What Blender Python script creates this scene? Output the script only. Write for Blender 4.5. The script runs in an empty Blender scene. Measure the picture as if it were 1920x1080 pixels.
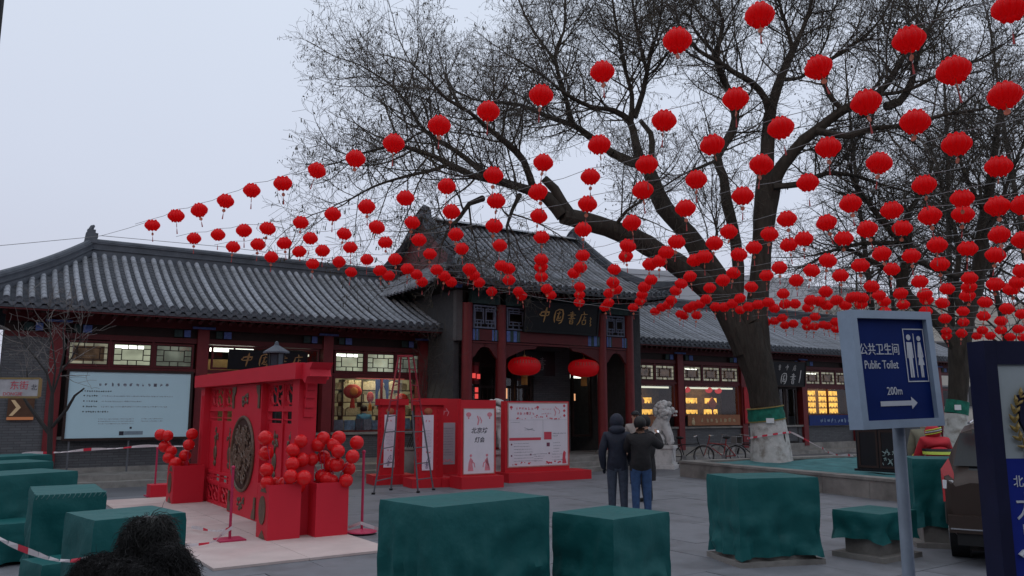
import bpy, math, random
import numpy as np
from mathutils import Vector, Matrix, Euler
from mathutils import noise as mnoise
rnd = random.Random(7)
sc = bpy.context.scene
C = sc.collection
R = math.radians

# ------------------------------------------------------------------ camera, sky, sun, exposure
cam = bpy.data.cameras.new('camera'); camo = bpy.data.objects.new('camera', cam); C.objects.link(camo)
camo.location = (0, 0, 1.87); camo.rotation_euler = (R(90 + 8.67), 0, 0)
cam.lens = 28.03; cam.sensor_width = 36; cam.clip_end = 2000; cam.clip_start = 0.05
sc.camera = camo
world = bpy.data.worlds.new('World'); sc.world = world; world.use_nodes = True
nt = world.node_tree; nt.nodes.clear()
wo = nt.nodes.new('ShaderNodeOutputWorld'); bg = nt.nodes.new('ShaderNodeBackground')
sky = nt.nodes.new('ShaderNodeTexSky'); sky.sky_type = 'NISHITA'; sky.sun_disc = False
sky.sun_elevation = R(12); sky.sun_rotation = R(200); sky.dust_density = 4; sky.air_density = 1.2
tc = nt.nodes.new('ShaderNodeTexCoord'); sep = nt.nodes.new('ShaderNodeSeparateXYZ')
ramp = nt.nodes.new('ShaderNodeValToRGB')
ramp.color_ramp.elements[0].position = 0.0; ramp.color_ramp.elements[0].color = (.505, .51, .635, 1)
ramp.color_ramp.elements[1].position = 0.75; ramp.color_ramp.elements[1].color = (.72, .80, .91, 1)
e = ramp.color_ramp.elements.new(.25); e.color = (.60, .64, .765, 1)
nz = nt.nodes.new('ShaderNodeTexNoise'); nz.inputs['Scale'].default_value = 1.6; nz.inputs['Detail'].default_value = 4
cl = nt.nodes.new('ShaderNodeMix'); cl.data_type = 'RGBA'; cl.blend_type = 'MULTIPLY'; cl.inputs[0].default_value = .10
sc10 = nt.nodes.new('ShaderNodeVectorMath'); sc10.operation = 'SCALE'; sc10.inputs[3].default_value = 9.2
mx = nt.nodes.new('ShaderNodeMix'); mx.data_type = 'RGBA'; mx.inputs[0].default_value = .14
L = nt.links.new
L(tc.outputs['Generated'], sep.inputs[0]); L(sep.outputs[2], ramp.inputs[0])
L(tc.outputs['Generated'], nz.inputs['Vector'])
L(ramp.outputs[0], cl.inputs[6]); L(nz.outputs[0], cl.inputs[7])
L(cl.outputs[2], sc10.inputs[0]); L(sc10.outputs[0], mx.inputs[6]); L(sky.outputs[0], mx.inputs[7])
L(mx.outputs[2], bg.inputs[0]); bg.inputs[1].default_value = .133; L(bg.outputs[0], wo.inputs[0])
sun = bpy.data.lights.new('sun', 'SUN'); sun.energy = .5; sun.angle = R(70); sun.color = (1, .97, .93)
suno = bpy.data.objects.new('sun', sun); C.objects.link(suno); suno.rotation_euler = (R(-18), R(16), 0)
sc.view_settings.view_transform = 'Standard'; sc.view_settings.look = 'None'
sc.view_settings.exposure = 0.0; sc.view_settings.gamma = 1; sc.view_settings.use_curve_mapping = False
sc.render.engine = 'CYCLES'
sc.cycles.use_denoising = True
sc.cycles.max_bounces = 8; sc.cycles.transmission_bounces = 6; sc.cycles.transparent_max_bounces = 12
sc.cycles.sample_clamp_indirect = 4

# ------------------------------------------------------------------ materials
def lin(r, g, b):
    f = lambda c: (c / 255 / 12.92) if c / 255 <= .04045 else ((c / 255 + .055) / 1.055) ** 2.4
    return (f(r), f(g), f(b))
MATS = {}
def mat(name, col, rough=.7, var=.18, scale=6, bump=0.0, bscale=40, metal=0, spec=.3, rand=0.0, trans=None, stretch=None, dirt=None):
    if name in MATS: return MATS[name]
    m = bpy.data.materials.new(name); m.use_nodes = True; t = m.node_tree; n = t.nodes; n.clear()
    o = n.new('ShaderNodeOutputMaterial'); b = n.new('ShaderNodeBsdfPrincipled')
    b.inputs['Roughness'].default_value = rough; b.inputs['Metallic'].default_value = metal
    b.inputs['Specular IOR Level'].default_value = spec
    co = n.new('ShaderNodeTexCoord'); src = co.outputs['Object']
    if stretch:
        mp = n.new('ShaderNodeMapping'); mp.inputs['Scale'].default_value = stretch; t.links.new(src, mp.inputs[0]); src = mp.outputs[0]
    no = n.new('ShaderNodeTexNoise'); no.inputs['Scale'].default_value = scale; no.inputs['Detail'].default_value = 6
    no.inputs['Roughness'].default_value = .65
    t.links.new(src, no.inputs['Vector'])
    mr = n.new('ShaderNodeMapRange'); mr.inputs[1].default_value = .3; mr.inputs[2].default_value = .7
    mr.inputs[3].default_value = 1 - var; mr.inputs[4].default_value = 1 + var
    t.links.new(no.outputs[0], mr.inputs[0]); val = mr.outputs[0]
    if rand:
        oi = n.new('ShaderNodeObjectInfo'); m2 = n.new('ShaderNodeMapRange')
        m2.inputs[3].default_value = 1 - rand; m2.inputs[4].default_value = 1 + rand
        t.links.new(oi.outputs['Random'], m2.inputs[0])
        mu = n.new('ShaderNodeMath'); mu.operation = 'MULTIPLY'; t.links.new(val, mu.inputs[0]); t.links.new(m2.outputs[0], mu.inputs[1]); val = mu.outputs[0]
    vm = n.new('ShaderNodeVectorMath'); vm.operation = 'SCALE'; vm.inputs[0].default_value = col
    t.links.new(val, vm.inputs[3]); out = vm.outputs[0]
    if dirt:
        dn = n.new('ShaderNodeTexNoise'); dn.inputs['Scale'].default_value = dirt[1]; dn.inputs['Detail'].default_value = 8
        t.links.new(co.outputs['Object'], dn.inputs['Vector'])
        dm = n.new('ShaderNodeMapRange'); dm.inputs[1].default_value = .5; dm.inputs[2].default_value = .7; dm.inputs[4].default_value = dirt[2]
        t.links.new(dn.outputs[0], dm.inputs[0])
        mm = n.new('ShaderNodeMix'); mm.data_type = 'RGBA'; t.links.new(dm.outputs[0], mm.inputs[0]); t.links.new(out, mm.inputs[6])
        mm.inputs[7].default_value = (*dirt[0], 1); out = mm.outputs[2]
    t.links.new(out, b.inputs['Base Color'])
    if bump:
        bn = n.new('ShaderNodeTexNoise'); bn.inputs['Scale'].default_value = bscale; bn.inputs['Detail'].default_value = 4
        t.links.new(src, bn.inputs['Vector'])
        bp = n.new('ShaderNodeBump'); bp.inputs['Strength'].default_value = bump; bp.inputs['Distance'].default_value = .02
        t.links.new(bn.outputs[0], bp.inputs['Height']); t.links.new(bp.outputs[0], b.inputs['Normal'])
    sh = b.outputs[0]
    if trans:
        tr = n.new('ShaderNodeBsdfTranslucent'); tr.inputs[0].default_value = (*trans[1], 1)
        mi = n.new('ShaderNodeMixShader'); mi.inputs[0].default_value = trans[0]
        t.links.new(sh, mi.inputs[1]); t.links.new(tr.outputs[0], mi.inputs[2]); sh = mi.outputs[0]
    t.links.new(sh, o.inputs[0]); MATS[name] = m; return m
def emit(name, col, s=1.0, var=0.0, scale=4):
    if name in MATS: return MATS[name]
    m = bpy.data.materials.new(name); m.use_nodes = True; t = m.node_tree; n = t.nodes; n.clear()
    o = n.new('ShaderNodeOutputMaterial'); em = n.new('ShaderNodeEmission'); em.inputs[0].default_value = (*col, 1); em.inputs[1].default_value = s
    if var:
        co = n.new('ShaderNodeTexCoord'); no = n.new('ShaderNodeTexNoise'); no.inputs['Scale'].default_value = scale
        mr = n.new('ShaderNodeMapRange'); mr.inputs[1].default_value = .3; mr.inputs[2].default_value = .7
        mr.inputs[3].default_value = s * (1 - var); mr.inputs[4].default_value = s * (1 + var)
        t.links.new(co.outputs['Object'], no.inputs['Vector']); t.links.new(no.outputs[0], mr.inputs[0]); t.links.new(mr.outputs[0], em.inputs[1])
    t.links.new(em.outputs[0], o.inputs[0]); MATS[name] = m; return m
def glassmat():
    if 'glass' in MATS: return MATS['glass']
    m = bpy.data.materials.new('glass'); m.use_nodes = True; t = m.node_tree; n = t.nodes; n.clear()
    o = n.new('ShaderNodeOutputMaterial'); a = n.new('ShaderNodeBsdfTransparent'); a.inputs[0].default_value = (.9, .93, .92, 1)
    g = n.new('ShaderNodeBsdfGlossy'); g.inputs['Roughness'].default_value = .04; mi = n.new('ShaderNodeMixShader'); mi.inputs[0].default_value = .045
    t.links.new(a.outputs[0], mi.inputs[1]); t.links.new(g.outputs[0], mi.inputs[2]); t.links.new(mi.outputs[0], o.inputs[0])
    MATS['glass'] = m; return m
def brickmat():
    if 'brick' in MATS: return MATS['brick']
    m = mat('brick', (.10, .104, .115), .85, .15, 5, .3, 30)
    t = m.node_tree; n = t.nodes; b = [x for x in n if x.type == 'BSDF_PRINCIPLED'][0]
    co = n.new('ShaderNodeTexCoord'); mp = n.new('ShaderNodeMapping'); mp.inputs['Rotation'].default_value = (R(90), 0, 0)
    br = n.new('ShaderNodeTexBrick'); br.inputs['Color1'].default_value = (.095, .10, .11, 1); br.inputs['Color2'].default_value = (.14, .145, .155, 1)
    br.inputs['Mortar'].default_value = (.06, .06, .065, 1); br.inputs['Scale'].default_value = 1; br.inputs['Mortar Size'].default_value = .008
    br.inputs['Brick Width'].default_value = .26; br.inputs['Row Height'].default_value = .065
    t.links.new(co.outputs['Object'], mp.inputs[0]); t.links.new(mp.outputs[0], br.inputs[0])
    mm = n.new('ShaderNodeMix'); mm.data_type = 'RGBA'; mm.inputs[0].default_value = .6
    src = b.inputs['Base Color'].links[0].from_socket
    t.links.new(src, mm.inputs[6]); t.links.new(br.outputs[0], mm.inputs[7]); t.links.new(mm.outputs[2], b.inputs['Base Color'])
    return m
M_brick = brickmat()
M_glass = glassmat()
M_pave = mat('paving', (.17, .175, .195), .62, .16, 1.3, .12, 60, rand=.05, dirt=((.075, .076, .082), 1.1, .75))
M_ground = mat('ground', (.12, .123, .137), .7, .2, .8, .15, 50)
M_stone = mat('stone', (.26, .25, .235), .8, .2, 4, .4, 25, dirt=((.12, .115, .11), 2.2, .6))
M_conc = mat('concrete', (.22, .205, .19), .85, .2, 3, .35, 30, dirt=((.10, .095, .09), 1.7, .7))
M_marble = mat('white_stone', (.60, .59, .59), .7, .2, 5, .3, 30, dirt=((.2, .2, .2), 5, .6))
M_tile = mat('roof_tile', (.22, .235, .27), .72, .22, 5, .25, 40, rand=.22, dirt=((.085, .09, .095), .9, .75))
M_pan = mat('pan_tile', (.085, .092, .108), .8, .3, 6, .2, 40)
M_ridge = mat('ridge', (.085, .095, .115), .75, .25, 3, .25, 30)
M_eave = mat('eave_tile', (.10, .11, .13), .7, .25, 12, .2, 50, rand=.15)
M_redwood = mat('red_lacquer', (.105, .014, .017), .5, .2, 3, .1, 20, dirt=((.05, .012, .014), 1.5, .5))
M_column = mat('column_red', (.17, .022, .026), .45, .15, 3, .08, 20)
M_darkwood = mat('dark_wood', (.03, .017, .015), .6, .25, 4, .1, 30)
M_green = mat('beam_green', (.03, .06, .06), .6, .35, 9)
M_blue = mat('beam_blue', (.10, .16, .42), .6, .3, 14)
M_bluegrey = mat('lattice_blue', (.13, .15, .22), .6, .2, 9)
M_black = mat('black', (.008, .009, .012), .45, .2, 6)
M_gold = mat('gold_leaf', (.46, .27, .09), .45, .2, 20, spec=.5)
M_gatered = mat('gate_red', (.60, .018, .038), .5, .05, 1.2, .03, 30)
M_panelred = mat('panel_red', (.52, .014, .024), .5, .06, 1.5)
M_bronze = mat('bronze', (.11, .062, .036), .45, .35, 14, .3, 40, spec=.6)
M_ball = mat('ball_red', (.80, .018, .022), .22, .05, 5, trans=(.15, (.9, .02, .03)))
M_cloth = mat('green_cloth', (.003, .090, .091), .60, .07, 3, .75, 6, spec=.32, dirt=((.006, .10, .10), 2.5, .08))
M_net = mat('green_net', (.065, .175, .185), .9, .3, 2.2, .8, 9, spec=.1, dirt=((.10, .17, .17), 1.3, .5))
M_white = mat('white_paint', (.66, .66, .68), .6, .05, 5)
M_paper = mat('paper', (.66, .63, .69), .6, .04, 4)
M_text = mat('ink', (.03, .03, .045), .7, .1, 9)
M_textgrey = mat('grey_ink', (.20, .21, .26), .7, .1, 9)
M_textred = mat('red_ink', (.55, .06, .09), .6, .1, 9)
M_pinkink = mat('pink_ink', (.62, .22, .27), .6, .15, 9)
M_steel = mat('sign_frame', (.27, .34, .44), .45, .1, 8, spec=.5)
M_pole = mat('pole_grey', (.20, .235, .29), .45, .12, 9, spec=.5)
M_signblue = mat('sign_blue', (.005, .018, .115), .6, .1, 6, spec=.08)
M_signink = mat('sign_ink', (.52, .53, .58), .5, .04, 9)
M_navy = mat('navy', (.011, .012, .038), .5, .15, 6, spec=.2)
M_polblue = mat('police_blue', (.010, .022, .22), .45, .08, 6, spec=.2)
M_polwhite = mat('police_white', (.36, .40, .42), .5, .05, 6)
M_bark = mat('bark', (.040, .033, .028), .95, .4, 9, .9, 22, stretch=(1, 1, .25))
M_twig = mat('twig', (.072, .062, .054), .95, .2, 4)
M_pod = mat('dry_pod', (.05, .045, .03), .95, .3, 4)
M_sap = mat('sapling_bark', (.17, .155, .15), .9, .25, 9)
M_lime = mat('lime_wash', (.50, .485, .47), .9, .15, 7, .6, 25, dirt=((.16, .13, .10), 4, .75))
M_ply = mat('plywood', (.52, .42, .40), .75, .1, 2.5, .05, 30, rand=.10, dirt=((.40, .20, .20), .9, .35))
M_tape_w = mat('tape_white', (.62, .56, .58), .5, .06, 9)
M_tape_r = mat('tape_red', (.60, .03, .06), .5, .06, 9)
M_stand = mat('stand_pink', (.45, .03, .09), .45, .06, 5)
M_alu = mat('aluminium', (.13, .14, .16), .45, .15, 10, metal=.3, spec=.4)
M_ladred = mat('ladder_red', (.28, .025, .04), .5, .12, 10)
M_skin = mat('skin', (.42, .24, .17), .6, .08, 20)
M_hair = mat('hair', (.010, .009, .009), .55, .2, 30, spec=.35)
M_jeans = mat('jeans_blue', (.035, .075, .17), .9, .25, 12, .2, 90)
M_jeansdk = mat('jeans_dark', (.048, .060, .088), .9, .25, 12, .2, 90)
M_navycoat = mat('coat_navy', (.017, .021, .036), .7, .25, 8, .7, 11)
M_blackcoat = mat('coat_black', (.019, .018, .020), .8, .25, 8, .7, 11)
M_greycoat = mat('coat_beige', (.30, .27, .25), .85, .12, 8)
M_fur = mat('black_fur', (.012, .011, .012), .85, .3, 30)
M_shoe = mat('shoe', (.02, .02, .02), .6, .1, 8)
M_lan = mat('lantern_red', (.80, .012, .018), .5, .05, 8, spec=.3, trans=(.60, (1.0, .022, .03)))
M_tag = mat('lantern_tag', (.52, .16, .10), .5, .3, 40)
M_tassel = mat('tassel', (.40, .07, .07), .8, .1, 9)
M_wire = mat('wire', (.20, .20, .21), .6, .05, 5)
M_rubber = mat('rubber', (.015, .015, .016), .8, .1, 8)
M_carpaint = mat('car_brown', (.042, .028, .023), .42, .06, 4, spec=.3)
M_carglass = mat('car_glass', (.012, .014, .016), .10, .05, 4, spec=.45)
M_lampred = mat('lamp_red', (.42, .012, .015), .2, .1, 8, spec=.6)
M_chrome = mat('chrome', (.5, .5, .52), .25, .05, 8, metal=.7)
M_grey = mat('grey_trim', (.20, .20, .21), .6, .1, 8)
M_book = mat('books', (.42, .36, .24), .8, .35, 22)
M_wallgrey = mat('grey_render', (.40, .42, .46), .8, .06, 1.2)
M_wallcream = mat('cream_render', (.44, .42, .38), .8, .08, 1.2)
M_screen = mat('display_sheet', (.50, .70, .78), .35, .04, .7, spec=.5)
E_tube = emit('tube_light', (1, .97, .86), 3.2)
E_trans = emit('lit_transom', (.62, .63, .47), .62, .35, 2.2)
E_dim = emit('dim_transom', (.40, .42, .35), .33, .5, 2.0)
E_low = emit('low_transom', (.22, .13, .085), .26, .6, 5)
E_yellow = emit('shelf_light', (1, .50, .085), 1.45, .4, 6)
E_room = emit('lit_room', (.50, .40, .22), .33, .45, 3)

# ------------------------------------------------------------------ mesh helpers
class MB:
    def __init__(s): s.v = []; s.f = []; s.m = []; s.cur = 0; s.sm = []; s.smooth = False
    def add(s, vs, fs):
        o = len(s.v); s.v += [tuple(x) for x in vs]
        for f in fs: s.f.append([i + o for i in f]); s.m.append(s.cur); s.sm.append(s.smooth)
        return s
    def box(s, c, d, rz=0, M=None, taper=None):
        hx, hy, hz = d[0] / 2, d[1] / 2, d[2] / 2
        vs = [Vector((x * hx, y * hy, z * hz)) for z in (-1, 1) for x, y in ((-1, -1), (1, -1), (1, 1), (-1, 1))]
        if taper:
            for v in vs[4:]: v.x *= taper; v.y *= taper
        if M is not None: vs = [M @ v for v in vs]
        if rz:
            q = Matrix.Rotation(rz, 3, 'Z'); vs = [q @ v for v in vs]
        c = Vector(c)
        return s.add([v + c for v in vs], [(3, 2, 1, 0), (4, 5, 6, 7), (0, 1, 5, 4), (1, 2, 6, 5), (2, 3, 7, 6), (3, 0, 4, 7)])
    def b(s, x0, x1, y0, y1, z0, z1): return s.box(((x0 + x1) / 2, (y0 + y1) / 2, (z0 + z1) / 2), (abs(x1 - x0), abs(y1 - y0), abs(z1 - z0)))
    def tube(s, pts, r, n=8, cap=True, flat=1.0, rough=0):
        pts = [Vector(p) for p in pts]; k = len(pts)
        rs = r if isinstance(r, (list, tuple)) else [r] * k
        rings = []; up = None
        for i, p in enumerate(pts):
            d = (pts[min(i + 1, k - 1)] - pts[max(i - 1, 0)])
            d = d.normalized() if d.length > 1e-9 else Vector((0, 0, 1))
            if up is None: up = Vector((0, 0, 1)) if abs(d.z) < .9 else Vector((1, 0, 0))
            a = d.cross(up); a = a.normalized() if a.length > 1e-6 else d.orthogonal().normalized()
            bb = a.cross(d).normalized(); up = bb
            k_ = [1.0] * n
            if rough:
                for j in range(n): q = a * math.cos(2 * math.pi * j / n) + bb * math.sin(2 * math.pi * j / n); k_[j] = 1 + rough * (mnoise.noise(q * 2.2 + p * .5) * 1.3 + (.3 - abs(mnoise.noise(q * 5 + p * .9)) * 1.4))
            rings.append([p + (a * math.cos(2 * math.pi * j / n) + bb * math.sin(2 * math.pi * j / n) * flat) * rs[i] * k_[j] for j in range(n)])
        vs = [v for rg in rings for v in rg]; fs = []
        for i in range(k - 1):
            for j in range(n): fs.append((i * n + j, i * n + (j + 1) % n, (i + 1) * n + (j + 1) % n, (i + 1) * n + j))
        if cap: fs.append(tuple(range(n))[::-1]); fs.append(tuple((k - 1) * n + j for j in range(n)))
        return s.add(vs, fs)
    def lathe(s, prof, n=16, c=(0, 0, 0), lobe=0, lobes=8):
        vs = []; fs = []; k = len(prof)
        for r, z in prof:
            for j in range(n):
                a = 2 * math.pi * j / n; q = r * (1 + lobe * (abs(math.sin(a * lobes / 2)) - .6)) if r > .02 else r
                vs.append((c[0] + q * math.cos(a), c[1] + q * math.sin(a), c[2] + z))
        for i in range(k - 1):
            for j in range(n): fs.append((i * n + j, i * n + (j + 1) % n, (i + 1) * n + (j + 1) % n, (i + 1) * n + j))
        return s.add(vs, fs)
    def ball(s, c, r, n=12, m=8, sc=(1, 1, 1)):
        vs = [(c[0], c[1], c[2] - r * sc[2])]; fs = []
        for i in range(1, m):
            t = math.pi * i / m
            for j in range(n):
                a = 2 * math.pi * j / n
                vs.append((c[0] + r * sc[0] * math.sin(t) * math.cos(a), c[1] + r * sc[1] * math.sin(t) * math.sin(a), c[2] - r * sc[2] * math.cos(t)))
        vs.append((c[0], c[1], c[2] + r * sc[2])); T = len(vs) - 1
        for j in range(n):
            fs.append((0, 1 + (j + 1) % n, 1 + j)); fs.append((T, 1 + (m - 2) * n + j, 1 + (m - 2) * n + (j + 1) % n))
            for i in range(m - 2): fs.append((1 + i * n + j, 1 + i * n + (j + 1) % n, 1 + (i + 1) * n + (j + 1) % n, 1 + (i + 1) * n + j))
        return s.add(vs, fs)
    def prism(s, poly, y0, y1):     # polygon in XZ, thickness along Y
        n = len(poly); vs = [(x, y0, z) for x, z in poly] + [(x, y1, z) for x, z in poly]
        fs = [tuple(range(n)), tuple(range(2 * n - 1, n - 1, -1))] + [(i, i + n, (i + 1) % n + n, (i + 1) % n) for i in range(n)]
        return s.add(vs, fs)
    def plate(s, poly, z0, z1):     # polygon in XY, thickness along Z
        n = len(poly); vs = [(x, y, z0) for x, y in poly] + [(x, y, z1) for x, y in poly]
        fs = [tuple(range(n - 1, -1, -1)), tuple(range(n, 2 * n))] + [(i, (i + 1) % n, (i + 1) % n + n, i + n) for i in range(n)]
        return s.add(vs, fs)
    def ribbon(s, pts, y0=0, y1=-.004):  # brush stroke: list of (x, z, width) in XZ
        k = len(pts); A = []; B = []
        for i, (x, z, w) in enumerate(pts):
            x0, z0, _ = pts[max(i - 1, 0)]; x1, z1, _ = pts[min(i + 1, k - 1)]
            d = math.hypot(x1 - x0, z1 - z0) or 1; nx, nz_ = -(z1 - z0) / d * w / 2, (x1 - x0) / d * w / 2
            A.append((x + nx, z + nz_)); B.append((x - nx, z - nz_))
        for i in range(k - 1):
            q = [A[i], A[i + 1], B[i + 1], B[i]]
            s.prism(q, y0, y1)
        return s
    def mesh(s, name, mats):
        me = bpy.data.meshes.new(name); me.from_pydata(s.v, [], s.f)
        for m in (mats if isinstance(mats, (list, tuple)) else [mats]): me.materials.append(m)
        if any(s.m): me.polygons.foreach_set('material_index', s.m)
        if any(s.sm): me.polygons.foreach_set('use_smooth', s.sm)
        me.update()
        if any(s.sm): me.set_sharp_from_angle(angle=R(38))
        return me
    def build(s, name, mats, parent=None, **kw): return link(name, s.mesh(name, mats), parent, **kw)
def link(name, data, parent=None, loc=None, rz=None, rot=None, label=None, cat=None, group=None, kind=None, scale=None):
    o = bpy.data.objects.new(name, data); C.objects.link(o)
    if parent is not None: o.parent = parent
    if loc is not None: o.location = loc
    if rz is not None: o.rotation_euler = (0, 0, rz)
    if rot is not None: o.rotation_euler = rot
    if scale is not None: o.scale = scale
    tag(o, label, cat, group, kind); return o
def tag(o, label=None, cat=None, group=None, kind=None):
    if label: o['label'] = label
    if cat: o['category'] = cat
    if group: o['group'] = group
    if kind: o['kind'] = kind
    return o
def thing(name, label, cat, loc=(0, 0, 0), rz=0, group=None, rot=None): return link(name, None, None, loc, rz, rot, label, cat, group)
def B(name, m, parent, *a, **kw):     # one box part from its extents
    return MB().b(*a).build(name, m, parent, **kw)
def copy_tree(o, parent=None, depth=0):
    c = o.copy(); C.objects.link(c)
    if parent is not None: c.parent = parent
    for ch in list(o.children): copy_tree(ch, c, depth + 1)
    return c
ORD = 'first second third fourth fifth sixth seventh eighth ninth tenth eleventh twelfth thirteenth fourteenth fifteenth sixteenth seventeenth'.split()
ORD += ['eighteenth', 'nineteenth', 'twentieth'] + ['twenty-' + x for x in ORD[:9]] + ['thirtieth'] + ['thirty-' + x for x in ORD[:9]] + ['fortieth'] + ['forty-' + x for x in ORD[:9]]
def text_mesh(txt, size, mats, ext=.0015, shear=0, align='CENTER', sx=1.0, bold=0):
    cu = bpy.data.curves.new('lettering', 'FONT'); cu.body = txt; cu.size = size; cu.extrude = ext; cu.shear = shear
    cu.align_x = align; cu.align_y = 'CENTER'; cu.offset = bold; cu.resolution_u = 3
    o = bpy.data.objects.new('lettering', cu); C.objects.link(o)
    dg = bpy.context.evaluated_depsgraph_get(); me = bpy.data.meshes.new_from_object(o.evaluated_get(dg))
    bpy.data.objects.remove(o)
    me.transform(Matrix.Diagonal((sx, 1, 1, 1))); me.transform(Matrix.Rotation(R(90), 4, 'X'))
    me.materials.clear(); me.materials.append(mats); return me
def text(name, txt, size, m, parent, x, y, z, **kw): return link(name, text_mesh(txt, size, m, **kw), parent, (x, y, z))
def glyphs(mb, x0, x1, z, h, y, r, gap=.25, dens=4):   # a line of tiny unreadable printed characters
    x = x0
    while x < x1 - h * .5:
        for _ in range(dens):
            w = h * r.uniform(.3, .8); 
            if r.random() < .5: mb.b(x + r.uniform(0, h * .3), x + r.uniform(.3, .8) * h, y, y - .003, z + r.uniform(0, .8) * h, z + r.uniform(0, .8) * h + h * .13)
            else:
                a = x + r.uniform(.1, .7) * h; q = z + r.uniform(0, .4) * h; mb.b(a, a + h * .13, y, y - .003, q, q + h * r.uniform(.3, .6))
        x += h * (1 + gap * .4)
def brush(mb, ch, x, z, s, y0, y1):                    # brush-written characters from strokes (unit square, x right, z up)
    for st in STROKES[ch]: mb.ribbon([(x + a * s, z + c * s, w * s) for a, c, w in st], y0, y1)
STROKES = {
 'zhong': [[(.02,.55,.05),(.10,.50,.12),(.16,.44,.05)],[(.10,.46,.05),(.18,.68,.08),(.5,.74,.11),(.86,.72,.14),(.80,.55,.07),(.70,.46,.04)],[(.16,.44,.06),(.4,.46,.08),(.74,.49,.05)],[(.62,1.05,.04),(.58,.85,.14),(.52,.5,.13),(.44,.15,.09),(.40,-.02,.02)]],
 'guo': [[(.22,.86,.05),(.14,.55,.12),(.10,.22,.09),(.16,.02,.04)],[(.20,.84,.05),(.5,.98,.08),(.80,.95,.12),(.88,.7,.11),(.84,.35,.10),(.72,.08,.10),(.52,-.04,.04)],[(.34,.68,.05),(.52,.72,.07),(.68,.76,.04)],[(.56,.86,.04),(.48,.6,.08),(.36,.32,.07),(.28,.18,.03)],[(.36,.5,.05),(.5,.44,.09),(.42,.3,.05),(.6,.34,.06),(.68,.5,.04)],[(.30,.24,.04),(.5,.18,.08),(.7,.22,.05)]],
 'shu': [[(.34,.86,.05),(.55,.90,.08),(.72,.86,.04)],[(.12,.66,.05),(.45,.72,.09),(.9,.74,.06)],[(.36,.56,.05),(.6,.6,.07),(.72,.56,.04)],[(.58,1.02,.04),(.52,.7,.11),(.46,.4,.07)],[(.20,.42,.04),(.5,.46,.08),(.84,.46,.05)],[(.36,.34,.05),(.34,.12,.09),(.36,.0,.04)],[(.38,.32,.05),(.62,.34,.09),(.64,.12,.08),(.54,.0,.04)],[(.38,.17,.04),(.58,.18,.06)],[(.36,.02,.05),(.62,.02,.06)]],
 'dian': [[(.56,1.05,.05),(.60,.92,.10),(.57,.86,.03)],[(.30,.80,.04),(.6,.84,.09),(.92,.86,.05)],[(.34,.82,.05),(.26,.5,.11),(.08,.12,.08),(-.12,-.06,.02)],[(.62,.74,.05),(.58,.5,.09),(.56,.38,.06)],[(.60,.58,.05),(.78,.60,.05)],[(.42,.38,.05),(.42,.12,.09),(.46,.0,.04)],[(.44,.36,.05),(.78,.40,.10),(.76,.14,.08),(.66,.02,.04)],[(.46,.04,.06),(.72,.06,.06)]],
}
# ------------------------------------------------------------------ frame of the street front: x along it (s), y away from the camera (w)
FA = R(32.9); P0 = Vector((-.35, 25.0, 0))
FU = Vector((math.cos(FA), math.sin(FA), 0)); FN = Vector((-math.sin(FA), math.cos(FA), 0))
def fw(s, w, z=0): return P0 + FU * s + FN * w + Vector((0, 0, z))
_p = R(8.67)
def at(x, y, Y):      # the point at depth Y seen at pixel x, y of the 1920 x 1080 photograph (used to measure positions off it)
    dx = (x - 960) / 1495; dz = (540 - y) / 1495
    ry = math.cos(_p) - dz * math.sin(_p); rz_ = math.sin(_p) + dz * math.cos(_p)
    return Vector((dx * Y / ry, Y, 1.87 + rz_ * Y / ry))

def skin_mesh(P, E_, Rr, mats, sub=2, assign=None):   # one continuous skin grown round a stick figure
    me = bpy.data.meshes.new('body'); me.from_pydata([Vector(p) for p in P], E_, []); o = bpy.data.objects.new('body', me); C.objects.link(o)
    o.modifiers.new('skin', 'SKIN'); sv = me.skin_vertices[0].data
    for i, r in enumerate(Rr): sv[i].radius = (r, r) if not isinstance(r, tuple) else r
    for x in sv: x.use_root = False
    sv[0].use_root = True
    m = o.modifiers.new('sub', 'SUBSURF'); m.levels = sub; m.render_levels = sub
    dg = bpy.context.evaluated_depsgraph_get(); out = bpy.data.meshes.new_from_object(o.evaluated_get(dg)); bpy.data.objects.remove(o)
    out.materials.clear()
    for mm in (mats if isinstance(mats, (list, tuple)) else [mats]): out.materials.append(mm)
    out.polygons.foreach_set('use_smooth', [True] * len(out.polygons))
    if assign:
        for p in out.polygons: p.material_index = assign(p.center)
    else: out.polygons.foreach_set('material_index', [0] * len(out.polygons))
    return out
# ------------------------------------------------------------------ ground
g = MB(); g.add([(-400, -60, 0), (400, -60, 0), (400, 600, 0), (-400, 600, 0)], [(0, 1, 2, 3)])
ground = g.build('ground', M_ground, kind='structure')
plaza = MB().plate([(-13, 2.5), (14, 2.5), (14, 24), (-13, 24)], .002, .006).build('plaza', M_ground, kind='structure')
slab_me = MB().b(-.694, .694, -.694, .694, .008, .022).mesh('paving_slab', M_pave)
qa = R(34.9); qc = Vector((0, 14, 0)); n_sl = 0
for i in range(-9, 10):
    for j in range(-9, 9):
        p = qc + Vector((math.cos(qa), math.sin(qa), 0)) * (i + (.5 if j % 2 else 0)) * 1.4 + Vector((-math.sin(qa), math.cos(qa), 0)) * j * 1.4
        if not (7.2 < p.y < 23.2 and -8.5 < p.x < 9.5) or abs(p.x) > .68 * p.y + 1: continue
        if (p - P0).dot(FN) > -2.6: continue
        link('paving_slab', slab_me, plaza, p + Vector((0, 0, rnd.uniform(-.002, .003))), qa); n_sl += 1

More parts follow.
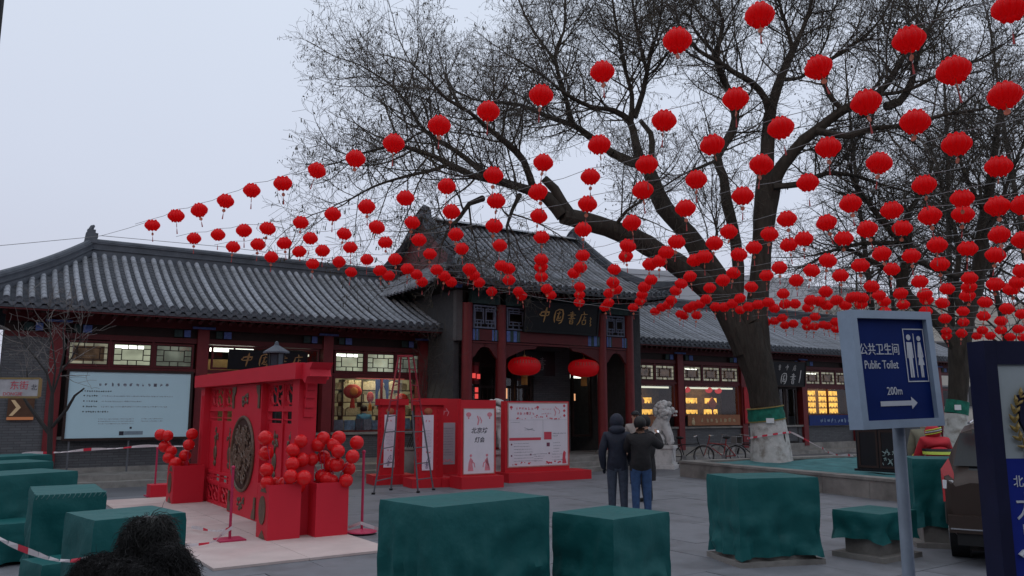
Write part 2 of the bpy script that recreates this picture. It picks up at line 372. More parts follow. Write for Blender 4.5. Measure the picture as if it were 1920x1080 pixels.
# ------------------------------------------------------------------ building parts
def frame_rect(mb, x0, x1, z0, z1, y0, y1, t):
    mb.b(x0, x0 + t, y0, y1, z0, z1); mb.b(x1 - t, x1, y0, y1, z0, z1); mb.b(x0 + t, x1 - t, y0, y1, z0, z0 + t); mb.b(x0 + t, x1 - t, y0, y1, z1 - t, z1)
def transom(bld, s0, s1, z0, z1, w, pane_m, tube=False):
    mb = MB(); frame_rect(mb, s0 - .05, s1 + .05, z0 - .05, z1 + .05, w - .05, w + .05, .05)
    fr = mb.build('transom_window', M_redwood, bld)
    MB().b(s0, s1, w + .01, w + .02, z0, z1).build('pane', pane_m, fr)
    if pane_m is not M_glass: MB().b(s0, s1, w - .012, w - .006, z0, z1).build('glass', M_glass, fr)
    if pane_m is E_low:
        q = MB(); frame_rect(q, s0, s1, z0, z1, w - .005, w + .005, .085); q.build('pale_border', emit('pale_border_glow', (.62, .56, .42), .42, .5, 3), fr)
    mb = MB(); t = .022; dx = (s1 - s0) * .2; dz = (z1 - z0) * .22
    y0, y1 = w - .04, w - .015
    frame_rect(mb, s0 + dx, s1 - dx, z0 + dz, z1 - dz, y0, y1, t)
    for fz in (z0 + dz, z1 - dz): mb.b(s0, s0 + dx, y0, y1, fz - t / 2, fz + t / 2); mb.b(s1 - dx, s1, y0, y1, fz - t / 2, fz + t / 2)
    for fx in (.38, .62):
        x = s0 + (s1 - s0) * fx; mb.b(x - t / 2, x + t / 2, y0, y1, z0, z0 + dz); mb.b(x - t / 2, x + t / 2, y0, y1, z1 - dz, z1)
    zm = (z0 + z1) / 2; mb.b(s0, s0 + dx, y0, y1, zm - t / 2, zm + t / 2); mb.b(s1 - dx, s1, y0, y1, zm - t / 2, zm + t / 2)
    frame_rect(mb, s0, s1, z0, z1, y0 + .004, y1 - .004, .018)
    mb.build('lattice', M_darkwood, fr)
    if tube:
        MB().b(s0 + .03, s0 + (s1 - s0) * .8, w + .004, w + .008, z1 - .12, z1 - .035).build('tube_lamp', E_tube, fr)
    return fr
def shelf_room(bld, s0, s1, z0, z1, w, m_back, depth=1.0):
    mb = MB(); mb.b(s0, s1, w + depth, w + depth + .03, z0, z1)
    bk = mb.build('room_back', m_back, bld)
    MB().b(s0, s1, w + .06, w + depth, z0 - .04, z0).build('room_floor', M_darkwood, bld)
    MB().b(s0 - .04, s0, w + .06, w + depth, z0, z1).build('room_side', M_darkwood, bld); MB().b(s1, s1 + .04, w + .06, w + depth, z0, z1).build('room_side', M_darkwood, bld)
    return bk
def shopwin(bld, s0, s1, z0, z1, w, mull=()):
    mb = MB(); frame_rect(mb, s0 - .07, s1 + .07, z0 - .07, z1 + .07, w - .06, w + .05, .07)
    for f in mull: x = s0 + (s1 - s0) * f; mb.b(x - .025, x + .025, w - .05, w + .04, z0, z1)
    fr = mb.build('display_window', M_redwood, bld)
    MB().b(s0, s1, w - .004, w + .004, z0, z1).build('pane', M_glass, fr); return fr

def prof(t): return .74 * t + .26 * t * t
def roof(bld, s0, s1, we, ze, wr, zr, spacing, rad, top=None, zeave=None, drip=True, name='roof', soffit=True, rafter=True):
    """one sloped face: pan tiles, tile rows, eave tiles, rafters. top(s) gives the share of the slope a row climbs."""
    top = top or (lambda s: 1.0); zeave = zeave or (lambda s: ze)
    def pt(s, t, dz=0): zz = zeave(s); return Vector((s, we + (wr - we) * t, zz + (zr - zz) * prof(t) + dz))
    nrow = int(round((s1 - s0) / spacing)); xs = [s0 + (s1 - s0) * (i + .5) / nrow for i in range(nrow)]
    # deck
    mb = MB(); K = 10; cols = [s0 + (s1 - s0) * i / (nrow) for i in range(nrow + 1)]
    for i in range(nrow):
        for k in range(K):
            a, b_ = cols[i], cols[i + 1]; ta, tb = top(a), top(b_)
            if max(ta, tb) <= .02: continue
            q = [pt(a, ta * k / K, -.05), pt(b_, tb * k / K, -.05), pt(b_, tb * (k + 1) / K, -.05), pt(a, ta * (k + 1) / K, -.05)]
            mb.add(q + [v - Vector((0, 0, .08)) for v in q], [(0, 1, 2, 3), (7, 6, 5, 4)] + ([(0, 4, 5, 1)] if k == 0 else []))
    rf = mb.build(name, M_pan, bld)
    # pan tiles between the rows, each course a step
    mb = MB(); length = math.hypot(wr - we, zr - ze); NS = max(6, int(length / .125))
    for i in range(nrow + 1):
        a, b_ = (xs[i - 1] if i else s0), (xs[i] if i < nrow else s1); mid = (a + b_) / 2; tt = top(mid)
        for k in range(int(NS * tt)):
            t0, t1 = k / NS, (k + 1) / NS
            A = [pt(a, t0, .035), pt(mid, t0, .0), pt(b_, t0, .035)]; D = [pt(a, t1, .008), pt(mid, t1, -.027), pt(b_, t1, .008)]
            E_ = [v - Vector((0, 0, .035)) for v in A]
            mb.add(A + D + E_, [(0, 1, 4, 3), (1, 2, 5, 4), (6, 7, 1, 0), (7, 8, 2, 1)])
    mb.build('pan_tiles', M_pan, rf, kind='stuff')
    # tile rows
    cache = {}
    NSG = max(6, int(length / .30))
    for s in xs:
        tt = top(s)
        if tt < .06: continue
        key = (round(tt, 3), round(zeave(s), 3))
        if key not in cache:
            mb = MB(); mb.smooth = False; n = max(2, int(NSG * tt)); sid = 6
            for k in range(n):
                for (t, rr) in ((tt * k / n, rad), (tt * (k + 1) / n, rad * .9)):
                    p = pt(0, t, .03); p.x = 0
                    t2 = pt(0, min(t + .02, 1)) - pt(0, max(t - .02, 0)); nrm = Vector((0, -t2.z, t2.y)).normalized()
                    for j in range(sid): an = math.pi * j / (sid - 1); mb.v.append(tuple(p + Vector((math.cos(an) * rr, 0, 0)) + nrm * math.sin(an) * rr * 1.05 + Vector((0, 0, 0))))
                o = len(mb.v) - 2 * sid
                for j in range(sid - 1): mb.f.append([o + j + 1, o + j, o + sid + j, o + sid + j + 1]); mb.m.append(0); mb.sm.append(True)
                if k:
                    for j in range(sid - 1): mb.f.append([o - sid + j + 1, o - sid + j, o + j, o + j + 1]); mb.m.append(0); mb.sm.append(False)
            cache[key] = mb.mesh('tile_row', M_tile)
        link('tile_row', cache[key], rf, (s + rnd.gauss(0, .006), 0, rnd.gauss(0, .006)), rot=(0, 0, rnd.gauss(0, .0025)))
    # eave ends: round end tiles and pointed drip tiles
    ec = MB(); n = 10
    ec.add([(math.cos(2 * math.pi * j / n) * rad * 1.12, -.035, math.sin(2 * math.pi * j / n) * rad * 1.12) for j in range(n)] + [(math.cos(2 * math.pi * j / n) * rad * 1.12, .06, math.sin(2 * math.pi * j / n) * rad * 1.12) for j in range(n)] +
           [(math.cos(2 * math.pi * j / n) * rad * .8, -.035, math.sin(2 * math.pi * j / n) * rad * .8) for j in range(n)] + [(math.cos(2 * math.pi * j / n) * rad * .72, -.02, math.sin(2 * math.pi * j / n) * rad * .72) for j in range(n)],
           [(j, (j + 1) % n, (j + 1) % n + n, j + n) for j in range(n)] + [(j, 2 * n + j, 2 * n + (j + 1) % n, (j + 1) % n) for j in range(n)] + [(2 * n + j, 3 * n + j, 3 * n + (j + 1) % n, 2 * n + (j + 1) % n) for j in range(n)] + [tuple(range(4 * n - 1, 3 * n - 1, -1))])
    ecm = ec.mesh('eave_tile', M_eave)
    h = spacing * .42
    dr = MB().prism([(-h, .01), (-h * .75, -.05), (-h * .3, -.105), (0, -.125), (h * .3, -.105), (h * .75, -.05), (h, .01), (0, -.03)], -.03, -.012).mesh('drip_tile', M_eave)
    for i, s in enumerate(xs):
        p = pt(s, 0); link('eave_tile', ecm, rf, (s, p.y, p.z + .065))
        if i < nrow - 1:
            m_ = (s + xs[i + 1]) / 2; p = pt(m_, 0); link('drip_tile', dr, rf, (m_, p.y, p.z + .02))
    if rafter:
        ra = MB().b(-.045, .045, 0, .9, -.045, .045).mesh('rafter', M_darkwood); rb = MB().tube([(0, 0, 0), (0, 1.1, .0)], .05, 8).mesh('rafter', M_redwood)
        sl = math.atan2((zr - ze) * .75, wr - we)
        for s in xs:
            p = pt(s, 0); link('rafter', ra, rf, (s, p.y + .10, p.z - .17), rot=(sl, 0, 0)); link('rafter', rb, rf, (s, p.y + .40, p.z - .22), rot=(sl, 0, 0))
        mb = MB(); mb.b(s0, s1, we + .03, we + .08, ze - .17, ze - .09) if zeave(s0) == ze and zeave(s1) == ze else None
        if mb.v: mb.build('eave_board', M_redwood, rf)
    return rf
def ridge(bld, s0, s1, w, z, par=None):
    mb = MB(); mb.b(s0, s1, w - .16, w + .16, z - .12, z + .06); mb.b(s0, s1, w - .12, w + .12, z + .06, z + .12); mb.b(s0, s1, w - .15, w + .15, z + .12, z + .16); mb.b(s0, s1, w - .11, w + .11, z + .16, z + .30)
    mb.b(s0, s1, w - .14, w + .14, z + .30, z + .335)
    mb.tube([(s0, w, z + .36), (s1, w, z + .36)], .1, 10)
    return mb.build('ridge', M_ridge, bld)
def painted_beam(bld, s0, s1, w0, w1, z0, z1, ends=.55):
    B('painted_beam', M_redwood, bld, s0 + ends, s1 - ends, w0, w1, z0, z1)
    for a, b_, k in ((s0, s0 + ends, 1), (s1 - ends, s1, -1)):
        q = MB()
        for i in range(4):
            q.cur = i % 2; x0 = a + (b_ - a) * i / 4; x1 = a + (b_ - a) * (i + 1) / 4; q.b(x0, x1, w0 - .004, w1, z0 + .002, z1 - .002)
        o = q.build('beam_end', [M_blue, M_green], bld)
        q = MB()
        for i in range(6):
            for xx in (a + .06, b_ - .08): q.b(xx, xx + .03, w0 - .012, w0 - .004, z0 + .05 + i * (z1 - z0 - .1) / 6, z0 + .05 + (i + .5) * (z1 - z0 - .1) / 6)
        q.build('painted_dots', M_bluegrey, o)

# ------------------------------------------------------------------ long shop wings
def wing(label, sA, sB, posts, bays, hip=False):
    b = thing('shop_wing', label, 'building', P0, FA, group='tiled roof shop wings')
    we, ze, wr, zr = .9, 4.40, 5.0, 6.42
    if hip: top = lambda s: max(0.0, min(1.0, (s - (sA - .2)) / 3.0))
    else: top = None
    rf = roof(b, sA, sB, we, ze, wr, zr, .262, .075, top)
    r0 = sA + 2.9 if hip else sA
    ridge(rf, r0, sB, wr, zr)
    # rear slope
    mb = MB(); mb.add([(r0, wr, zr), (sB, wr, zr), (sB, 9.1, ze), (sA, 9.1, ze)], [(0, 1, 2, 3)])
    if hip: mb.add([(r0, wr, zr), (sA, 9.1, ze), (sA, we, ze)], [(0, 1, 2)])
    mb.build('rear_slope', M_pan, rf)
    if hip:
        mb = MB(); k = 12
        def hp(t): return Vector((sA + (r0 - sA) * t, we + (wr - we) * t, ze + (zr - ze) * prof(t)))
        for (dz0, dz1, hw) in ((-.05, .10, .15), (.10, .15, .11), (.15, .19, .14), (.19, .30, .10), (.30, .335, .13)):
            for i in range(k):
                a, c_ = hp(i / k), hp((i + 1) / k); sd = Vector((1, -1, 0)).normalized() * hw
                vs = [a - sd, a + sd, c_ + sd, c_ - sd]
                mb.add([v + Vector((0, 0, dz0)) for v in vs] + [v + Vector((0, 0, dz1)) for v in vs], [(3, 2, 1, 0), (4, 5, 6, 7), (0, 1, 5, 4), (1, 2, 6, 5), (2, 3, 7, 6), (3, 0, 4, 7)])
        mb.tube([hp(i / k) + Vector((0, 0, .36)) for i in range(k + 1)], .09, 8)
        mb.build('hip_ridge', M_ridge, rf)
        mb = MB(); mb.box((r0, wr, zr + .47), (.34, .3, .3), taper=.8); mb.box((r0, wr, zr + .66), (.22, .2, .12)); mb.tube([(r0 - .03, wr, zr + .7), (r0 + .02, wr, zr + .82), (r0 + .07, wr, zr + .86)], [.07, .06, .03], 8); mb.box((r0 + .1, wr, zr + .55), (.16, .2, .14))
        mb.build('ridge_finial', M_ridge, rf)
    # wall structure
    W_ = 2.0
    w0 = sA + .95 if hip else sA
    B('plinth', M_stone, b, w0 - .1, sB, W_ - .1, W_ + .25, 0, .42)
    B('low_wall', M_brick, b, w0, sB, W_, W_ + .2, .42, 1.12)
    B('sill', M_stone, b, w0 + (1.3 if hip else 0), sB, W_ - .09, W_ + .16, 1.125, 1.20)
    B('head_beam', M_redwood, b, w0, sB, W_ - .05, W_ + .2, 3.66, 3.80)
    B('frieze', M_darkwood, b, w0, sB, W_ + .03, W_ + .2, 3.80, 4.05)
    B('top_beam', M_redwood, b, w0, sB, W_ - .08, W_ + .22, 4.05, 4.42)
    B('transom_rail', M_redwood, b, w0 + (1.3 if hip else 0), sB, W_ - .07, W_ + .12, 2.86, 2.96)
    B('back_wall', M_brick, b, w0, sB, 8.0, 8.2, 0, 4.6); B('end_wall', M_brick, b, w0, w0 + .2, W_ + .21, 7.99, 0, 4.3)
    B('ceiling', M_darkwood, b, w0, sB, W_ + .2, 8, 4.3, 4.35)
    for s in posts:
        B('post', M_column, b, s - .15, s + .15, W_ - .13, W_ + .17, .3, 4.05)
        q = MB(); q.cur = 0
        for k, (a, c_) in enumerate(((-.75, -.55), (-.5, -.34), (.34, .5), (.55, .75))): q.cur = k % 2; q.b(s + a, s + c_, W_ - .088, W_ - .06, 3.83, 4.02)
        q.b(s - .3, s + .3, W_ - .15, W_ - .1, 4.06, 4.12)
        q.build('painted_panel', [M_green, M_blue], b)
    for (s0, s1, kind) in bays:
        n = 3; gw = (s1 - s0); 
        if kind not in ('brick', 'door'):
            pw = (gw - .5) / 3
            lit = {'board': (E_low, E_trans, E_dim), 'books': (E_trans, E_trans, E_dim), 'shop': (E_low, E_low, E_low), 'yellow': (E_low, E_low, E_low), 'dark': (E_low, E_low, E_low)}[kind]
            for k in range(3):
                a = s0 + .12 + k * (pw + .13); transom(b, a, a + pw, 3.02, 3.58, W_, lit[k], tube=(k == (1 if kind == 'board' else 0)))
                if k: B('transom_post', M_redwood, b, a - .115, a - .055, W_ - .06, W_ + .1, 2.96, 3.66)
        if kind == 'brick': B('brick_pier', M_brick, b, s0, s1, W_ - .06, W_ + .3, .42, 3.66)
        if kind == 'board': B('window_wall', M_darkwood, b, s0, s1, W_ + .1, W_ + .2, 1.2, 2.86)
        if kind == 'books':
            shopwin(b, s0 + .12, s1 - .12, 1.25, 2.80, W_, (.52,)); bk = shelf_room(b, s0, s1, 1.2, 2.86, W_, E_room)
            sh = MB()
            for z in (1.66, 2.08, 2.46): sh.b(s0, s1, W_ + .62, W_ + .97, z, z + .03)
            for k in range(6): x = s0 + (s1 - s0) * k / 5; sh.b(x - .02, x + .02, W_ + .62, W_ + .97, 1.2, 2.8)
            sh = sh.build('bookshelf', M_darkwood, b)
            rr = random.Random(3)
            for z in (1.23, 1.69, 2.11, 2.49):
                bkm = MB(); x = s0 + .05
                while x < s1 - .1:
                    wd = rr.uniform(.025, .06); hh = rr.uniform(.18, .30)
                    if rr.random() < .85: bkm.b(x, x + wd, W_ + .66, W_ + .86, z, z + hh)
                    x += wd + .004
                bkm.build('books', M_book, sh, kind='stuff')
            pl = bpy.data.lights.new('shop_fill_light', 'AREA'); pl.energy = 38; pl.size = 1.6; pl.color = (1, .86, .62)
            link('shop_fill_light', pl, b, ((s0 + s1) / 2, W_ + .45, 2.83))
            # low run of leaning books and prints inside the glass
            q = MB(); x = s0 + .15; c_ = 0
            while x < s1 - .4:
                wd = rr.uniform(.22, .34); q.cur = c_ % 3; q.b(x, x + wd, W_ + .10, W_ + .13, 1.26, 1.26 + rr.uniform(.28, .36)); x += wd + .03; c_ += 1
            q.build('leaning_prints', [mat('print_grey', (.16, .18, .24), var=.5, scale=9), mat('print_blue', (.14, .22, .34), var=.5, scale=8), mat('print_dark', (.08, .09, .13), var=.5, scale=8)], b)
        if kind in ('shop', 'yellow'):
            shopwin(b, s0 + .15, s1 - .2, 1.66, 2.80, W_, () if kind == 'shop' else (.48,)); shelf_room(b, s0, s1, 1.62, 2.86, W_, mat('shop_back', (.12, .075, .04), .8, .5, 5))
            rr = random.Random(int(s0 * 10)); gw = s1 - s0
            if s0 < 18: pl = bpy.data.lights.new('shop_fill_light', 'AREA'); pl.energy = 15; pl.size = 1.4; pl.color = (1, .68, .34); link('shop_fill_light', pl, b, ((s0 + s1) / 2, W_ + .5, 2.8))  # unseen warm lamp added for an amber glow inside the shop
            if kind == 'shop':
                for (fx0, fx1, z0, z1) in ((.1, .42, 2.12, 2.34), (.56, .76, 2.12, 2.34), (.1, .42, 1.70, 1.86), (.54, .77, 1.68, 1.88)):
                    q = MB(); q.b(s0 + fx0 * gw, s0 + fx1 * gw, W_ + .55, W_ + .58, z0, z1); lb = q.build('lit_shelf', E_yellow, b)
                    q = MB()
                    for k in range(4): x = s0 + (fx0 + (fx1 - fx0) * (k + .3) / 4) * gw; q.lathe([(.0, rr.uniform(.05, .12)), (.010, .05), (.022, .03), (.026, 0)], 7, (x, W_ + .48, z0))
                    q.b(s0 + fx0 * gw, s0 + fx1 * gw, W_ + .4, W_ + .6, z0 - .03, z0); q.build('wares', mat('wares', (.25, .14, .05), var=.6, scale=20), lb)
                B('tube_lamp', emit('soft_tube', (.9, .86, .7), 1.1), b, s0 + .2, s1 - .3, W_ + .1, W_ + .16, 2.70, 2.765)
            else:
                for c0, c1 in ((.06, .42), (.5, .9)):
                    for k in range(4):
                        z0 = 1.70 + k * .27; q = MB(); q.b(s0 + c0 * gw, s0 + c1 * gw, W_ + .5, W_ + .53, z0, z0 + .22); lb = q.build('lit_shelf', E_yellow, b)
                        q = MB()
                        for i in range(6): x = s0 + (c0 + (c1 - c0) * (i + .3) / 6) * gw; q.lathe([(.0, rr.uniform(.05, .13)), (.010, .05), (.022, .03), (.026, 0)], 7, (x, W_ + .45, z0))
                        q.b(s0 + c0 * gw, s0 + c1 * gw, W_ + .4, W_ + .55, z0 - .03, z0); q.build('wares', mat('wares', (.25, .14, .05)), lb)
        if kind == 'dark':
            shopwin(b, s0 + .15, s1 - .2, 1.3, 2.80, W_, (.5,)); shelf_room(b, s0, s1, 1.25, 2.86, W_, mat('shop_back', (.12, .075, .04), .8, .5, 5))
        if kind == 'door':
            for k in range(4):
                x = s0 + .2 + k * (s1 - s0 - .4) / 4; ww = (s1 - s0 - .4) / 4 - .04
                d = MB(); frame_rect(d, x, x + ww, .42, 2.85, W_ + .0, W_ + .07, .09); d = d.build('door', M_darkwood, b)
                MB().b(x + .09, x + ww - .09, W_ + .03, W_ + .04, 1.2, 2.76).build('pane', M_glass, d); MB().b(x + .09, x + ww - .09, W_ + .02, W_ + .05, .51, 1.2).build('door_panel', M_redwood, d)
            q = MB(); frame_rect(q, s0 + .1, s1 - .1, 2.98, 3.64, W_ - .04, W_ + .04, .05); q.b(s0 + .7, s0 + .74, W_ - .03, W_ + .03, 3.0, 3.62)
            fr = q.build('transom_window', M_redwood, b); MB().b(s0 + .1, s1 - .1, W_ + .01, W_ + .02, 3.0, 3.62).build('pane', M_glass, fr)
    return b
left = wing('long low shop wing with a hipped grey tile end and the pale blue display board', -14.1, -1.25, (-12.0, -8.5, -4.92, -1.75),
     [(-13.15, -12.15, 'brick'), (-11.85, -8.65, 'board'), (-8.35, -5.07, 'door'), (-4.77, -1.6, 'books')], hip=True)
# lit hall behind the upper glass of the doorway bay
B('tube_lamp', E_tube, left, -8.2, -7.0, 2.35, 2.45, 3.50, 3.60); B('tube_lamp', emit('soft_tube', (.9, .86, .7), 1.1), left, -6.2, -5.3, 2.5, 2.58, 3.46, 3.52)
B('hall_partition', mat('warm_partition', (.50, .30, .11), .7, .25, 2), left, -8.3, -7.2, 2.8, 2.84, .45, 3.3)
B('hall_partition', mat('dark_partition', (.05, .045, .04), .7), left, -7.15, -5.05, 3.2, 3.24, .45, 4.0)
right = wing('long shop wing with yellow lit display shelves beyond the big tree trunk', 5.6, 30.5, (5.9, 9.6, 13.25, 17.2, 20.9, 24.6, 28.3),
     [(6.05, 9.45, 'shop'), (9.75, 13.1, 'shop'), (13.4, 17.05, 'door'), (17.35, 20.75, 'yellow'), (21.05, 24.45, 'yellow'), (24.75, 28.1, 'dark')])
# paved terrace along the street front
ter = MB(); ter.b(-15.5, -2.2, .9, 1.9, 0, .30); ter.b(-15.5, -2.2, .55, .9, 0, .15); ter.b(6.2, 31, 1.0, 1.9, 0, .16)
link('terrace', ter.mesh('terrace', M_stone), None, P0, FA, kind='structure')

# ------------------------------------------------------------------ entrance hall with its own raised roof
hall = thing('entrance_hall', 'tall entrance hall with red columns under a raised grey tile roof', 'building', P0, FA)
st = MB(); st.b(-2.0, 6.1, -1.0, 2.2, 0, .40)
podium = st.build('podium', M_stone, hall)
for k in range(2): B('step', M_stone, hall, -1.6 + .0 * k, 5.7, -1.0 - .34 * (k + 1), -1.0 - .34 * k, 0, .40 - .135 * (k + 1))
COLS = (-1.22, 0.0, 4.06, 5.28)
for s in COLS:
    mb = MB(); mb.smooth = True; mb.lathe([(.165, .5), (.165, 5.12)], 20, (s, 0, 0)); c = mb.build('column', M_column, hall)
    mb = MB(); mb.smooth = True; mb.lathe([(.26, .40), (.27, .44), (.25, .50), (.19, .53), (.0, .53)], 18, (s, 0, 0)); mb.build('column_base', M_stone, c)
    mb = MB(); mb.lathe([(.168, 4.4), (.172, 4.4), (.172, 5.1), (.168, 5.1)], 20, (s, 0, 0)); 
for a, c_ in zip(COLS[:-1], COLS[1:]):
    wide = c_ - a > 2
    painted_beam(hall, a + .16, c_ - .16, -.10, .10, 3.98, 4.32, .5 if wide else .22)
    B('lower_rail', M_redwood, hall, a + .16, c_ - .16, -.08, .08, 3.90, 3.96)
    B('upper_beam', M_green, hall, a + .1, c_ - .1, -.13, .13, 5.12, 5.55)
    # carved brackets forming a low arch
    for k, x in ((1, a + .16), (-1, c_ - .16)):
        wdt = (c_ - a) * (.30 if wide else .42)
        MB().prism([(x, 3.89), (x + k * wdt, 3.89), (x + k * wdt * .92, 3.80), (x + k * wdt * .6, 3.76), (x + k * wdt * .4, 3.66), (x + k * .09, 3.5), (x, 3.42)][::k], -.05, .05).build('bracket', M_redwood, hall)
    q = MB(); n = 8 if wide else 3
    z0, z1 = 4.36, 5.08
    frame_rect(q, a + .2, c_ - .2, z0, z1, -.04, .04, .05)
    if wide: cells = [(a + .28, a + .85), (c_ - .85, c_ - .28)]
    else: cells = [(a + .25, (a + c_) / 2 - .03), ((a + c_) / 2 + .03, c_ - .25)]
    for x0, x1 in cells:
        frame_rect(q, x0, x1, z0 + .14, z1 - .1, -.03, .03, .035)
        m = (x0 + x1) / 2
        for zz in (z0 + .24, z1 - .2): q.b(x0, x1, -.028, .028, zz, zz + .03)
        for xx in (x0 + (x1 - x0) * .3, x0 + (x1 - x0) * .7): q.b(xx - .015, xx + .015, -.026, .026, z0, z0 + .24); q.b(xx - .015, xx + .015, -.026, .026, z1 - .2, z1)
    q.build('lattice_screen', M_bluegrey, hall)
B('lattice_backing', M_darkwood, hall, -1.1, 5.2, .3, .34, 3.9, 5.5)
# bracket blocks under the eave
for k in range(16):
    s = -1.6 + k * (7.2 / 15)
    q = MB(); q.box((s, -.05, 5.62), (.16, .3, .13)); q.box((s, -.18, 5.72), (.12, .55, .09)); q.box((s, -.02, 5.72), (.40, .12, .09)); q.box((s, -.42, 5.80), (.30, .09, .07))
    q.build('eave_bracket', M_green if k % 2 else M_blue, hall)
B('wall_plate', M_darkwood, hall, -1.9, 5.95, -.06, .2, 5.55, 5.72)
# walls
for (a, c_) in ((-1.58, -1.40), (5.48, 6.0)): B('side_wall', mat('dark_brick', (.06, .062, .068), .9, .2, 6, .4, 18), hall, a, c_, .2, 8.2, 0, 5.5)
B('side_pier', mat('pale_brick', (.11, .105, .11), .85, .15, 4), hall, -1.60, -1.39, .0, .2, 3.95, 5.5)
B('front_wall', M_brick, hall, -1.4, -.25, 2.2, 2.5, .4, 4.6); B('front_wall', M_brick, hall, 2.75, 4.35, 2.2, 2.5, .4, 4.6); B('upper_wall', M_darkwood, hall, -1.4, 5.5, 2.22, 2.48, 3.45, 5.5)
B('inner_ceiling', M_darkwood, hall, -1.4, 5.5, .4, 2.2, 5.0, 5.05)
for k in range(4):
    x = -.2 + k * .735
    d = MB(); frame_rect(d, x, x + .69, .42, 3.4, 2.25, 2.33, .08); d.b(x, x + .69, 2.26, 2.32, 1.35, 1.45); d.b(x, x + .69, 2.26, 2.32, 2.6, 2.68)
    for i in range(3): d.b(x + .17 + i * .17, x + .19 + i * .17, 2.27, 2.31, 1.45, 2.6)
    d = d.build('door', M_darkwood, hall); MB().b(x + .08, x + .61, 2.285, 2.295, 1.45, 3.32).build('pane', M_glass, d); MB().b(x + .08, x + .61, 2.27, 2.31, .5, 1.35).build('door_panel', M_redwood, d)
for (x, z, h) in ((-.05, 1.9, .34), (1.75, 2.25, .42), (2.1, 1.9, .2)): B('lit_lamp', emit('warm_lamp', (1, .45, .22), 1.1), hall, x, x + .22, 2.7, 2.74, z, z + h)
q = MB(); frame_rect(q, 4.45, 5.35, .9, 3.3, 2.2, 2.3, .08); q = q.build('side_window', M_darkwood, hall); MB().b(4.53, 5.27, 2.245, 2.255, .98, 3.22).build('pane', M_glass, q)
B('tube_lamp', E_tube, hall, 4.55, 5.1, 2.4, 2.44, 3.02, 3.14); B('lit_lamp', emit('warm_lamp', (1, .45, .22), .8), hall, 4.75, 4.9, 2.6, 2.63, 2.2, 2.45)
B('rear_wall', M_darkwood, hall, -1.4, 5.5, 7.9, 8.1, 0, 5.5)
# roof: long front slope between the verge ridges, hips outside them
sl, srr, wE, wR, zE, zR = -2.5, 6.55, -1.2, 3.0, 5.62, 8.32
def up(s): d = min(s - sl, srr - s); return zE + (.34 * max(0, 1 - d / 2.2) ** 2)
def topf(s):
    if s < -1.15: return max(0, (s - sl) / (1.35) * .42)
    if s > 5.25: return max(0, (srr - s) / (1.3) * .42)
    return 1.0
rf = roof(hall, sl, srr, wE, zE, wR, zR, .238, .066, topf, up)
mb = MB(); k = 14
for i in range(k):     # rounded crest
    a0, a1 = R(38) - R(76) * i / k, R(38) - R(76) * (i + 1) / k
    def cr(a): return wR + .55 * math.sin(-a) , zR - .48 + .62 * math.cos(a)
    (y0, z0), (y1, z1) = cr(a0), cr(a1); mb.add([(-1.2, y0, z0), (5.3, y0, z0), (5.3, y1, z1), (-1.2, y1, z1)], [(0, 1, 2, 3)])
mb.add([(-1.2, wR + .3, zR), (5.3, wR + .3, zR), (6.5, 7.2, zE), (-2.4, 7.2, zE)], [(0, 1, 2, 3)]); mb.build('crest', M_tile, rf)
def fp(s, t): z = zE; return Vector((s, wE + (wR - wE) * t, z + (zR - z) * prof(t)))
